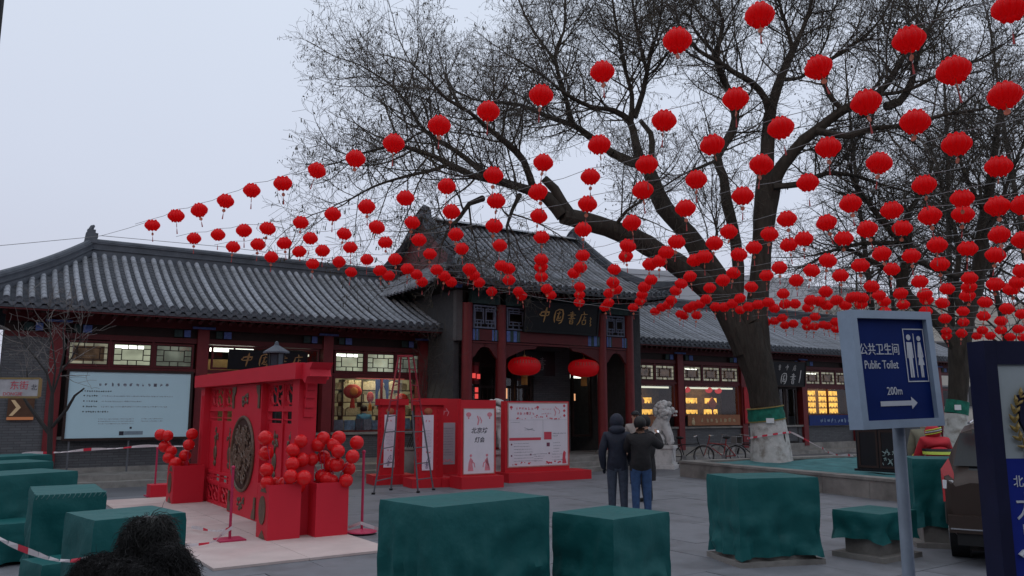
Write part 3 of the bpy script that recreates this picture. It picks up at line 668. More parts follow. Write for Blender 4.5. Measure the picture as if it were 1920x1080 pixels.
for s in (-1.22, 5.30):
    mb = MB(); n = 16
    path = [fp(s, .40 + .6 * i / n) for i in range(n)] + [Vector((s, wR - .15, zR + .12)), Vector((s, wR + .05, zR + .2)), Vector((s, wR + .3, zR + .1))] + [Vector((s, wR + .3 + 3.0 * i / 6, zR + .0 - 2.0 * (i / 6))) for i in range(1, 7)]
    for hw, dz0, dz1 in ((.17, -.06, .12), (.12, .12, .20), (.16, .20, .24)):
        for a, c_ in zip(path[:-1], path[1:]):
            vs = [a + Vector((-hw, 0, 0)), a + Vector((hw, 0, 0)), c_ + Vector((hw, 0, 0)), c_ + Vector((-hw, 0, 0))]
            mb.add([v + Vector((0, 0, dz0)) for v in vs] + [v + Vector((0, 0, dz1)) for v in vs], [(3, 2, 1, 0), (4, 5, 6, 7), (0, 1, 5, 4), (1, 2, 6, 5), (2, 3, 7, 6), (3, 0, 4, 7)])
    mb.tube([p + Vector((0, 0, .28)) for p in path], .10, 8)
    mb.build('verge_ridge', M_ridge, rf)
    sg = -1 if s < 0 else 1
    MB().add([(s, fp(s, .42).y, fp(s, .42).z - .05), (s, wR, zR + .05), (s, 2 * wR - fp(s, .42).y + .4, fp(s, .42).z - .05)], [(0, 1, 2)]).build('gable_board', M_redwood, rf)
    # hip ridge to the upturned corner and the end slope
    cx = sl if sg < 0 else srr
    mb = MB(); n = 10; pts = []
    for i in range(n + 1):
        t = i / n; p = fp(s, .40); q = Vector((cx, wE, zE + .36)); v = p.lerp(q, t); v.z -= .18 * math.sin(math.pi * t); v.z += .10; pts.append(v)
    mb.tube(pts, [.15] * n + [.10], 8, flat=1.3); mb.tube([p + Vector((0, 0, .17)) for p in pts], .08, 8); mb.build('hip_ridge', M_ridge, rf)
    q0 = fp(s, .42)
    mb = MB(); N_ = 12
    for i in range(N_):
        y0 = wE + (7.2 - wE) * i / N_; y1 = wE + (7.2 - wE) * (i + 1) / N_
        e0 = zE + .34 * max(0, 1 - (y0 - wE) / 2.2) ** 2; e1 = zE + .34 * max(0, 1 - (y1 - wE) / 2.2) ** 2
        g0 = min(max(y0, q0.y), 5.5); g1 = min(max(y1, q0.y), 5.5)
        mb.add([(cx, y0, e0), (cx, y1, e1), (s, g1, q0.z), (s, g0, q0.z)], [(0, 1, 2, 3)])
    mb.build('end_slope', M_pan, rf)
    for i in range(26):
        y = wE + .3 + i * .262
        if y > 7: break
        e0 = zE + .34 * max(0, 1 - (y - wE) / 2.2) ** 2; f = min(1, max(.05, (y - wE) / max(.01, q0.y - wE)))
        MB().tube([Vector((cx, y, e0)), Vector((cx + (s - cx) * f, min(y, 5.5), e0 + (q0.z - e0) * f))], .066, 6).build('tile_row', M_tile, rf)
# ------------------------------------------------------------------ buildings far behind
def far_block(label, p, d, rz, m, rows=0, cols=0):
    b = thing('far_building', label, 'building', p, rz)
    B('wall', m, b, -d[0] / 2, d[0] / 2, -d[1] / 2, d[1] / 2, 0, d[2]); B('parapet', m, b, -d[0] / 2 - .1, d[0] / 2 + .1, -d[1] / 2 - .1, d[1] / 2 + .1, d[2], d[2] + .4)
    for i in range(rows):
        for j in range(cols):
            x = -d[0] / 2 + (j + .5) * d[0] / cols; z = 2 + i * 3.2
            f = B('window', M_grey, b, x - .8, x + .8, -d[1] / 2 - .06, -d[1] / 2 + .02, z, z + 1.6); B('pane', M_carglass, f, x - .7, x + .7, -d[1] / 2 - .08, -d[1] / 2 - .062, z + .1, z + 1.5)
    return b
far_block('pale flat grey block rising behind the entrance roof and tree', at(1290, 700, 70) * Vector((1, 1, 0)), (18, 10, 12.6), R(18), M_wallgrey)
far_block('light grey block with a stepped top behind the far shop wing', at(1490, 700, 75) * Vector((1, 1, 0)), (12, 10, 12.3), R(14), M_wallgrey, 3, 5)
fb = far_block('cream block with rooftop railings behind the trees', at(1700, 700, 62) * Vector((1, 1, 0)), (17, 8, 9.4), R(14), M_wallcream, 2, 7)
for k in range(12):
    B('railing_post', M_rubber, fb, -8.4 + k * 1.4, -8.34 + k * 1.4, -3.9, -3.84, 9.8, 10.8)
B('railing_rail', M_rubber, fb, -8.4, 7.1, -3.9, -3.84, 10.8, 10.86); B('railing_rail', M_rubber, fb, -8.4, 7.1, -3.9, -3.84, 10.3, 10.34)
far_block('dim grey house past the hipped roof end at the street corner', fw(-20.55, 8.2), (14, 8, 5.2), FA, M_brick)
# ------------------------------------------------------------------ trees
def seg_mesh(name, segs, m, sides=3):
    a = np.array([s[0] for s in segs]); b = np.array([s[1] for s in segs]); ra = np.array([s[2] for s in segs]); rb = np.array([s[3] for s in segs])
    d = b - a; d /= np.maximum(np.linalg.norm(d, axis=1, keepdims=True), 1e-9)
    ref = np.where(np.abs(d[:, 2:3]) < .9, np.array([[0, 0, 1.]]), np.array([[1., 0, 0]])); x = np.cross(d, ref); x /= np.linalg.norm(x, axis=1, keepdims=True); y = np.cross(d, x)
    n = len(a); V = np.zeros((n, 2 * sides, 3))
    for j in range(sides):
        an = 2 * math.pi * j / sides; o = x * math.cos(an) + y * math.sin(an)
        V[:, j] = a + o * ra[:, None]; V[:, sides + j] = b + o * rb[:, None]
    F = np.array([[j, (j + 1) % sides, sides + (j + 1) % sides, sides + j] for j in range(sides)])
    F = (F[None] + (np.arange(n) * 2 * sides)[:, None, None]).reshape(-1, 4)
    me = bpy.data.meshes.new(name); me.vertices.add(n * 2 * sides); me.vertices.foreach_set('co', V.reshape(-1))
    me.loops.add(F.size); me.loops.foreach_set('vertex_index', F.reshape(-1)); me.polygons.add(len(F))
    me.polygons.foreach_set('loop_start', np.arange(0, F.size, 4)); me.polygons.foreach_set('loop_total', np.full(len(F), 4))
    me.materials.append(m); me.update(); me.validate(); return me
def smooth_path(P, r, step=.35, jit=.0, rg=None):
    """Catmull-Rom through P; r per point"""
    out = []; rr = []
    P = [Vector(p) for p in P]
    for i in range(len(P) - 1):
        p0, p1, p2, p3 = P[max(i - 1, 0)], P[i], P[i + 1], P[min(i + 2, len(P) - 1)]
        n = max(1, int((p2 - p1).length / step))
        for k in range(n):
            t = k / n; q = .5 * ((2 * p1) + (p2 - p0) * t + (2 * p0 - 5 * p1 + 4 * p2 - p3) * t * t + (3 * p1 - p0 - 3 * p2 + p3) * t ** 3)
            if jit and rg: q = q + Vector((rg.gauss(0, jit), rg.gauss(0, jit), rg.gauss(0, jit)))
            out.append(q); rr.append(r[i] + (r[i + 1] - r[i]) * t)
    out.append(P[-1]); rr.append(r[-1]); return out, rr
def rv(rg): return Vector((rg.gauss(0, 1), rg.gauss(0, 1), rg.gauss(0, 1))).normalized()
def sprout(p, d, length, r, lev, rg, segs, pods, dens=1.0, droop=.0, minr=.005):
    n = {1: 7, 2: 5, 3: 3}[lev]; st = length / n; pts = [p]; d = d.normalized(); rs = [r]
    for i in range(n):
        d = (d + rv(rg) * (.20 if lev == 1 else .28) + Vector((0, 0, .06 if lev < 3 else -.02)) - Vector((0, 0, droop))).normalized()
        q = pts[-1] + d * st; r1 = max(minr, r * (1 - (i + 1) / n * .75)); segs.append((tuple(pts[-1]), tuple(q), rs[-1], r1)); pts.append(q); rs.append(r1)
    if lev == 3:
        if rg.random() < .30: pods.append((pts[-1], rg.uniform(.03, .09)))
        return
    sp = {1: .33, 2: .17}[lev] / dens; t = length * (.18 if lev == 1 else .12)
    while t < length:
        k = min(n - 1, int(t / st)); f = t / st - k; q = pts[k].lerp(pts[k + 1], f); dd = (pts[k + 1] - pts[k]).normalized()
        side = dd.cross(rv(rg)).normalized(); nd = (dd * rg.uniform(.35, .8) + side * rg.uniform(.6, 1.0))
        L_ = (length - t) * rg.uniform(.35, .65) + (.35 if lev == 1 else .22)
        sprout(q, nd, min(L_, 2.0 if lev == 1 else .75), max(minr, rs[k] * .55), lev + 1, rg, segs, pods, dens, droop, minr)
        t += sp * rg.uniform(.6, 1.5)
def tree(name, label, cat, limbs, loc, seed, dens=1.0, twig_m=None, bark=None, L1=2.6, l1sp=.42, sides=10, group=None, start=.25, minr=.006, droop=.0, tip=True):
    """limbs: list of (points, radii, sprouts?) in world space"""
    rg = random.Random(seed); t = thing(name, label, cat, loc, group=group); loc = Vector(loc)
    mb = MB(); mb.smooth = True; segs = []; pods = []
    for P, r, s in limbs:
        pts, rr = smooth_path([Vector(p) - loc for p in P], [q * .92 for q in r], .3)
        rr2 = [q * (1 + rg.uniform(-.07, .07)) for q in rr]
        mb.tube(pts, rr2, sides if max(rr2) < .12 else 22, rough=.0 if max(rr2) < .1 else .11)
        if not s: continue
        Ls = sum((pts[i + 1] - pts[i]).length for i in range(len(pts) - 1)); acc = 0; nxt = Ls * (s if isinstance(s, float) else start)
        for i in range(len(pts) - 1):
            sl_ = (pts[i + 1] - pts[i]).length
            while nxt < acc + sl_:
                q = pts[i].lerp(pts[i + 1], (nxt - acc) / sl_); dd = (pts[i + 1] - pts[i]).normalized(); side = dd.cross(rv(rg)).normalized()
                nd = dd * rg.uniform(.3, .9) + side * rg.uniform(.6, 1.1) + Vector((0, 0, .15))
                sprout(q, nd, L1 * rg.uniform(.55, 1.15), min(rr[i] * .55, .035), 1, rg, segs, pods, dens, droop, minr)
                nxt += l1sp * rg.uniform(.6, 1.5)
            acc += sl_
        if tip: 
            for _ in range(2): sprout(pts[-1], (pts[-1] - pts[-2]).normalized() + rv(rg) * .35, L1 * rg.uniform(.6, 1), min(rr[-1], .03), 1, rg, segs, pods, dens, droop, minr)
    mb.build('trunk', bark or M_bark, t)
    link('crown', seg_mesh('crown', segs, twig_m or M_twig), t)
    return t, segs, pods
def px(Y, *xy): return [at(x, y, Y + dy) for x, y, dy in [(q + (0,))[:3] for q in xy]]
TY = 23.3; k23 = TY / 1495
def rad(*w): return [q * k23 / 2 for q in w]
BL = [  # the big scholar tree, limb by limb
 (px(TY, (1447, 866), (1443, 820), (1436, 760), (1424, 700), (1408, 650), (1396, 610)), rad(74, 66, 60, 62, 68, 70), 0),
 (px(TY, (1434, 760), (1424, 690), (1420, 640), (1420, 580), (1425, 520), (1430, 430), (1435, 350), (1440, 262), (1444, 212)), rad(56, 54, 50, 44, 42, 42, 38, 27, 24), 0),
 (px(TY, (1400, 660), (1372, 600), (1345, 560), (1295, 512, -.3), (1200, 452, -.8), (1120, 422, -1.2), (1055, 405, -1.6)), rad(52, 50, 46, 44, 38, 36, 34), 0),
 (px(TY - 1.6, (1055, 405), (1025, 370), (970, 350, -.4), (925, 337, -.6), (887, 330, -.8), (850, 312, -1), (812, 292, -1.2), (775, 280, -1.3), (740, 270, -1.4), (700, 282, -1.5), (662, 292, -1.6)), rad(26, 22, 17, 15, 13, 11, 9, 8, 7, 5, 3), .22),
 (px(TY - 2.2, (912, 330), (880, 302, .2), (850, 280, .4), (812, 257, .6), (785, 232, .7), (770, 205, .8), (740, 165, 1), (705, 140, 1), (675, 122, 1)), rad(13, 11, 10, 9, 7, 6, 5, 4, 3), .2),
 (px(TY - 1.7, (1000, 352), (982, 302, -.4), (950, 268, -.8), (912, 238, -1.2), (880, 210, -1.6), (837, 185, -1.8), (805, 150, -2), (770, 118, -2)), rad(15, 13, 11, 9, 7, 6, 4, 3), .2),
 (px(TY - 1.6, (1072, 406), (1055, 382), (1040, 355), (1020, 335)), rad(22, 20, 18, 14), 0),
 (px(TY - 2, (975, 365), (960, 395, -.3), (950, 425, -.5), (955, 455, -.6)), rad(9, 7, 5, 3), .3),
 (px(TY - 2.1, (905, 372), (880, 382, -.4), (860, 410, -.6), (838, 432, -.8), (828, 460, -.8)), rad(12, 9, 7, 5, 3), .3),
 (px(TY - 2.4, (840, 308), (815, 318, -.3), (785, 325, -.5), (745, 335, -.8), (700, 350, -1), (660, 372, -1.2)), rad(8, 7, 6, 5, 4, 3), .15),
 (px(TY, (1400, 606), (1372, 560), (1330, 500, .3), (1290, 440, .5), (1245, 388, .7), (1226, 345, .8), (1212, 310, .8), (1180, 302, .8), (1150, 288, .7)), rad(50, 48, 42, 38, 34, 30, 26, 22, 18), 0),
 (px(TY + .7, (1150, 288), (1105, 255, .2), (1075, 235, .5), (1025, 218, .8), (975, 197, 1.1), (925, 192, 1.3), (887, 186, 1.4), (845, 165, 1.5)), rad(18, 15, 12, 10, 8, 6, 5, 3), .15),
 (px(TY + 1.2, (1075, 238), (1060, 180), (1040, 105), (1057, 60), (1060, 0), (1064, -70)), rad(13, 10, 8, 6, 5, 3), .1),
 (px(TY + 1.2, (1040, 110), (1012, 75, .3), (985, 30, .4), (965, -20, .5)), rad(6, 5, 4, 3), .1),
 (px(TY + .8, (1200, 302), (1190, 262), (1181, 228), (1150, 207, -.4), (1107, 200, -.9), (1060, 175, -1.3), (1015, 140, -1.6), (965, 110, -1.9)), rad(22, 18, 15, 12, 9, 7, 5, 3), .25),
 (px(TY + .8, (1183, 225), (1185, 178), (1172, 130), (1160, 70), (1150, 10), (1140, -60)), rad(13, 10, 8, 6, 5, 3), .15),
 (px(TY + .8, (1190, 220), (1205, 175), (1213, 135), (1222, 95), (1238, 37), (1245, -40)), rad(14, 12, 10, 8, 5, 3), .15),
 (px(TY + .8, (1213, 135), (1198, 75), (1187, 10), (1180, -50)), rad(8, 7, 5, 3), .1),
 (px(TY + .8, (1219, 320), (1222, 285), (1220, 250), (1200, 225)), rad(16, 14, 12, 10), 0),
 (px(TY, (1372, 600), (1380, 545), (1384, 500), (1375, 430), (1362, 380), (1357, 332), (1345, 295), (1375, 242), (1378, 200), (1357, 150), (1342, 105), (1350, 72), (1355, 35), (1335, 0), (1330, -60)), rad(36, 30, 26, 22, 22, 20, 18, 17, 16, 14, 12, 10, 7, 5, 3), .42),
 (px(TY + .1, (1340, 100), (1307, 62, .4), (1295, 35, .6), (1300, -10, .8), (1290, -60, 1)), rad(8, 6, 5, 4, 3), .1),
 (px(TY - .3, (1345, 300), (1310, 315, -.5), (1275, 330, -1), (1245, 350, -1.3)), rad(8, 6, 4, 3), .1),
 (px(TY, (1444, 214), (1435, 185), (1410, 155, -.3), (1375, 135, -.6), (1350, 117, -.8), (1310, 95, -1.1), (1275, 55, -1.4), (1265, 0, -1.5)), rad(17, 15, 13, 11, 9, 7, 5, 3), .25),
 (px(TY, (1444, 214), (1456, 170), (1470, 132), (1490, 87), (1503, 60), (1517, 20), (1530, -40)), rad(22, 20, 17, 13, 10, 7, 4), .25),
 (px(TY, (1486, 90), (1472, 40), (1462, 5), (1455, -60)), rad(9, 7, 5, 3), .1),
 (px(TY, (1462, 150), (1502, 145, .4), (1525, 120, .7), (1550, 75, 1), (1560, 20, 1.3)), rad(8, 7, 6, 4, 3), .15),
 (px(TY, (1433, 440), (1442, 390), (1455, 330, -.3), (1478, 297, -.6), (1507, 262, -.9), (1540, 237, -1.2), (1580, 207, -1.5), (1650, 172, -2), (1678, 135, -2.2), (1697, 103, -2.3), (1735, 62, -2.5), (1775, 10, -2.6)), rad(34, 32, 28, 25, 22, 20, 17, 14, 11, 9, 6, 3), .3),
 (px(TY - 1.5, (1580, 207), (1560, 185), (1543, 155), (1550, 118), (1590, 90), (1618, 72), (1655, 30), (1680, -20)), rad(12, 10, 8, 7, 6, 6, 4, 3), .15),
 (px(TY - 2, (1660, 200), (1685, 192), (1707, 160), (1716, 122), (1728, 85), (1750, 40), (1765, -20)), rad(17, 15, 13, 10, 8, 5, 3), .2),
 (px(TY - 1.4, (1530, 245), (1590, 255, -.4), (1640, 240, -.8), (1700, 235, -1.2), (1770, 215, -1.6), (1840, 205, -2), (1900, 180, -2.2)), rad(15, 13, 11, 9, 7, 5, 3), .2),
 (px(TY - .4, (1450, 350), (1500, 345), (1550, 325, .4), (1605, 330, .8), (1650, 345, 1), (1705, 360, 1.2)), rad(14, 12, 10, 8, 6, 4), .25),
 (px(TY - 1.9, (1630, 178), (1700, 170, -.4), (1770, 135, -.7), (1840, 110, -.9), (1900, 70, -1)), rad(9, 7, 6, 5, 3), .1),
 (px(TY - .5, (1300, 500), (1330, 470, -.4), (1345, 440, -.6), (1335, 400, -.8)), rad(9, 7, 5, 3), .3),
 (px(TY - 1, (1150, 430), (1175, 395, -.6), (1205, 375, -1), (1225, 345, -1.3)), rad(9, 6, 4, 3), .25),
]
big, segs, pods = tree('scholar_tree', 'huge bare old tree with lime-washed trunk base rising from the walled bed', 'tree', BL, tuple(at(1447, 866, TY)), 11, dens=1.5, L1=2.6, l1sp=.18, minr=.0040)
pm = MB(); rg = random.Random(5)
bigloc = big.location.copy()
for q, s in pods:
    for _ in range(3):
        o = q + rv(rg) * .07; l = s * rg.uniform(.6, 1.3); a = rv(rg) * .013
        pm.add([o - a, o + a, o + a * .6 + Vector((rg.gauss(0, .015), rg.gauss(0, .015), -l)), o - a * .6 + Vector((0, 0, -l))], [(0, 1, 2, 3)])
pm.build('seed_pods', M_pod, big, kind='stuff')
# lime wash, green wrap and note on the trunk foot
tb = Vector(at(1447, 866, TY)); tax = [Vector(at(1447, 868, TY)) - tb, Vector(at(1443, 820, TY)) - tb, Vector(at(1437, 772, TY)) - tb]
mb = MB(); mb.smooth = True; mb.tube([tax[0], tax[1], tax[2]], [.60, .53, .482], 22); mb.build('lime_wash', M_lime, big)
mb = MB(); mb.smooth = True; w0_, w1_ = Vector(at(1438, 788, TY)) - tb, Vector(at(1434, 764, TY)) - tb
mb.tube([w0_, w0_.lerp(w1_, .35), w0_.lerp(w1_, .7), w1_], [.51, .525, .50, .505], 20); wr_ = mb.build('trunk_wrap', mat('wrap_green', (.01, .13, .09), .8, .4, 7), big)
for f in (0, 1): mb = MB(); mb.tube([w0_.lerp(w1_, f - .04), w0_.lerp(w1_, f + .04)], [.535, .535], 20); mb.build('straw_band', mat('straw', (.25, .19, .07), .9, .3, 20), wr_)
MB().box((-.16, -.535, 1.17), (.22, .015, .14)).build('paper_note', M_white, big)
mb = MB()
for i in range(26):
    a = 2 * math.pi * i / 26; a2 = 2 * math.pi * (i + 1) / 26; mb.cur = i % 2
    z, z2 = .72 + .10 * math.cos(a + .6), .72 + .10 * math.cos(a2 + .6)
    mb.add([(.60 * math.cos(a) - .05, .60 * math.sin(a), z), (.60 * math.cos(a2) - .05, .60 * math.sin(a2), z2), (.60 * math.cos(a2) - .05, .60 * math.sin(a2), z2 + .05), (.60 * math.cos(a) - .05, .60 * math.sin(a), z + .05)], [(0, 1, 2, 3)])
tag(link('warning_tape', mb.mesh('warning_tape', [M_tape_w, M_tape_r]), None, tuple(tb)), 'red and white warning tape looped around the lime-washed trunk', 'tape', 'warning tapes')
T2 = 25.5; r2 = lambda *w: [q * T2 / 1495 / 2 for q in w]
SL = [
 (px(T2, (1792, 838), (1793, 780), (1798, 720), (1800, 655), (1812, 600), (1830, 540), (1838, 480), (1845, 420), (1858, 340), (1868, 260), (1880, 180)), r2(36, 34, 36, 42, 30, 28, 26, 24, 18, 13, 7), .45),
 (px(T2, (1800, 660), (1770, 615), (1735, 582), (1701, 557, -.3), (1690, 525, -.5), (1701, 489, -.7), (1703, 455, -.9), (1695, 420, -1), (1707, 392, -1.1), (1735, 350, -1.2), (1750, 300, -1.3)), r2(30, 28, 26, 24, 22, 20, 18, 13, 10, 7, 4), .4),
 (px(T2 - .4, (1690, 525), (1674, 512), (1650, 497), (1624, 485), (1597, 469), (1560, 470), (1525, 490)), r2(12, 11, 10, 9, 7, 5, 3), .2),
 (px(T2 - .9, (1703, 457), (1675, 440), (1652, 412), (1625, 375), (1602, 340), (1590, 300)), r2(13, 12, 10, 8, 6, 4), .25),
 (px(T2 - .9, (1697, 455), (1650, 456), (1613, 457), (1560, 470), (1520, 480)), r2(10, 9, 8, 6, 3), .3),
 (px(T2 - .4, (1705, 480), (1745, 500), (1790, 518), (1825, 510)), r2(14, 14, 12, 10), 0),
 (px(T2, (1812, 600), (1795, 560), (1793, 520), (1798, 480), (1790, 430), (1770, 380), (1760, 320)), r2(16, 14, 12, 10, 8, 6, 4), .4),
 (px(T2, (1842, 440), (1870, 400), (1890, 340), (1910, 290), (1930, 240)), r2(12, 10, 8, 6, 4), .3),
 (px(T2, (1835, 520), (1875, 480), (1905, 450), (1940, 420), (1980, 370)), r2(10, 9, 8, 6, 4), .3),
 (px(T2, (1848, 400), (1820, 350), (1800, 300), (1790, 240), (1800, 190)), r2(9, 8, 7, 5, 3), .2),
]
st2, _, pods2 = tree('scholar_tree', 'second bare tree with green wrapped lime-washed foot behind the police sign', 'tree', SL, tuple(at(1792, 838, T2)), 23, dens=1.4, L1=2.6, l1sp=.19, minr=.0042)
tb2 = Vector(at(1792, 838, T2)); q1, q2 = Vector(at(1793, 776, T2)) - tb2, Vector(at(1796, 752, T2)) - tb2
mb = MB(); mb.smooth = True; mb.tube([(0, 0, -.02), q1], [.36, .33], 16); mb.build('lime_wash', M_lime, st2)
mb = MB(); mb.smooth = True; mb.tube([q1, q2], [.345, .335], 16); mb.build('trunk_wrap', MATS['wrap_green'], st2); MB().box((-.02, -.345, (q1.z + q2.z) / 2), (.2, .012, .16)).build('paper_note', M_white, st2)
def wildtree(label, x, Y, h, seed, lean=0, n=9, spread=3.2):
    rg = random.Random(seed); b0 = Vector(((x - 960) / 1495 * Y, Y, 0)); top = b0 + Vector((lean, 0, h))
    lm = [([b0, b0 + Vector((0, 0, h * .35)), b0.lerp(top, .7), top], [.16, .14, .09, .03], .35)]
    for i in range(n):
        f = .3 + .6 * i / n; p = b0.lerp(top, f); a = rg.uniform(0, 6.28); d = Vector((math.cos(a), math.sin(a), .6)) * spread * (1.15 - f)
        lm.append(([p, p + d * .5 + Vector((0, 0, .2)), p + d], [.07 * (1.2 - f), .05 * (1.2 - f), .015], .15))
    t, _, _ = tree('bare_tree', label, 'tree', lm, tuple(b0), seed, dens=.75, L1=2.0, l1sp=.5, minr=.006, sides=6, group='bare trees behind the far wing'); return t
wildtree('bare grey tree far back, seen above the far wing roof ridge', 1600, 48, 10.5, 3, .5, 11, 4.2)
wildtree('bare grey tree far back between the two lime-washed trees', 1690, 40, 10.5, 4, -.4, 12, 4.0)
wildtree('bare tree rising behind the police sign frame', 1890, 33, 11.5, 6, -.6, 13, 4.4)
wildtree('tall bare tree far back filling the sky above the second lime-washed tree', 1790, 35, 19, 14, .6, 22, 6.0)
wildtree('tall bare tree far back between the two old trees, reaching over the lantern strings', 1640, 38, 19, 15, -.5, 20, 6.0)
wildtree('tall bare tree far back at the frame edge over the police sign', 1950, 34, 19, 16, -.8, 22, 6.0)
wildtree('thin bare tree just peeping over the long wing ridge', 535, 34, 8.8, 8, 0, 9, 1.9)
# sapling by the grey brick wall
SY = 16.5; rs = lambda *w: [q * SY / 1495 / 2 for q in w]
sap = [(px(SY, (93, 905), (93, 850), (94, 800), (96, 760), (98, 735)), rs(12, 11, 10, 9, 7), 0),
       (px(SY, (92, 812), (72, 785), (52, 758), (40, 738)), rs(9, 8, 6, 4), 0), (px(SY, (98, 800), (125, 768), (140, 742), (158, 728)), rs(7, 6, 5, 3), 0),
       (px(SY, (98, 738), (88, 700), (68, 672), (45, 645), (20, 620)), rs(5, 4, 3.4, 2.6, 1.6), .25), (px(SY, (100, 736), (112, 700), (120, 660), (118, 620), (128, 585)), rs(5, 4, 3.4, 2.6, 1.6), .2),
       (px(SY, (98, 736), (104, 690), (98, 640), (88, 600), (92, 575)), rs(4, 3.5, 3, 2.2, 1.5), .2), (px(SY, (112, 700), (135, 670), (150, 640), (152, 610)), rs(3.5, 3, 2.2, 1.5), .2), (px(SY, (40, 740), (52, 715), (50, 690)), rs(3, 2.5, 1.5), .2)]
tree('sapling', 'small bare sapling with dark forked stem before the grey brick wall', 'tree', sap, tuple(at(93, 905, SY)), 31, dens=.5, twig_m=M_sap, bark=mat('sap_stem', (.035, .033, .033), .9), L1=.9, l1sp=.22, sides=7, minr=.0035)

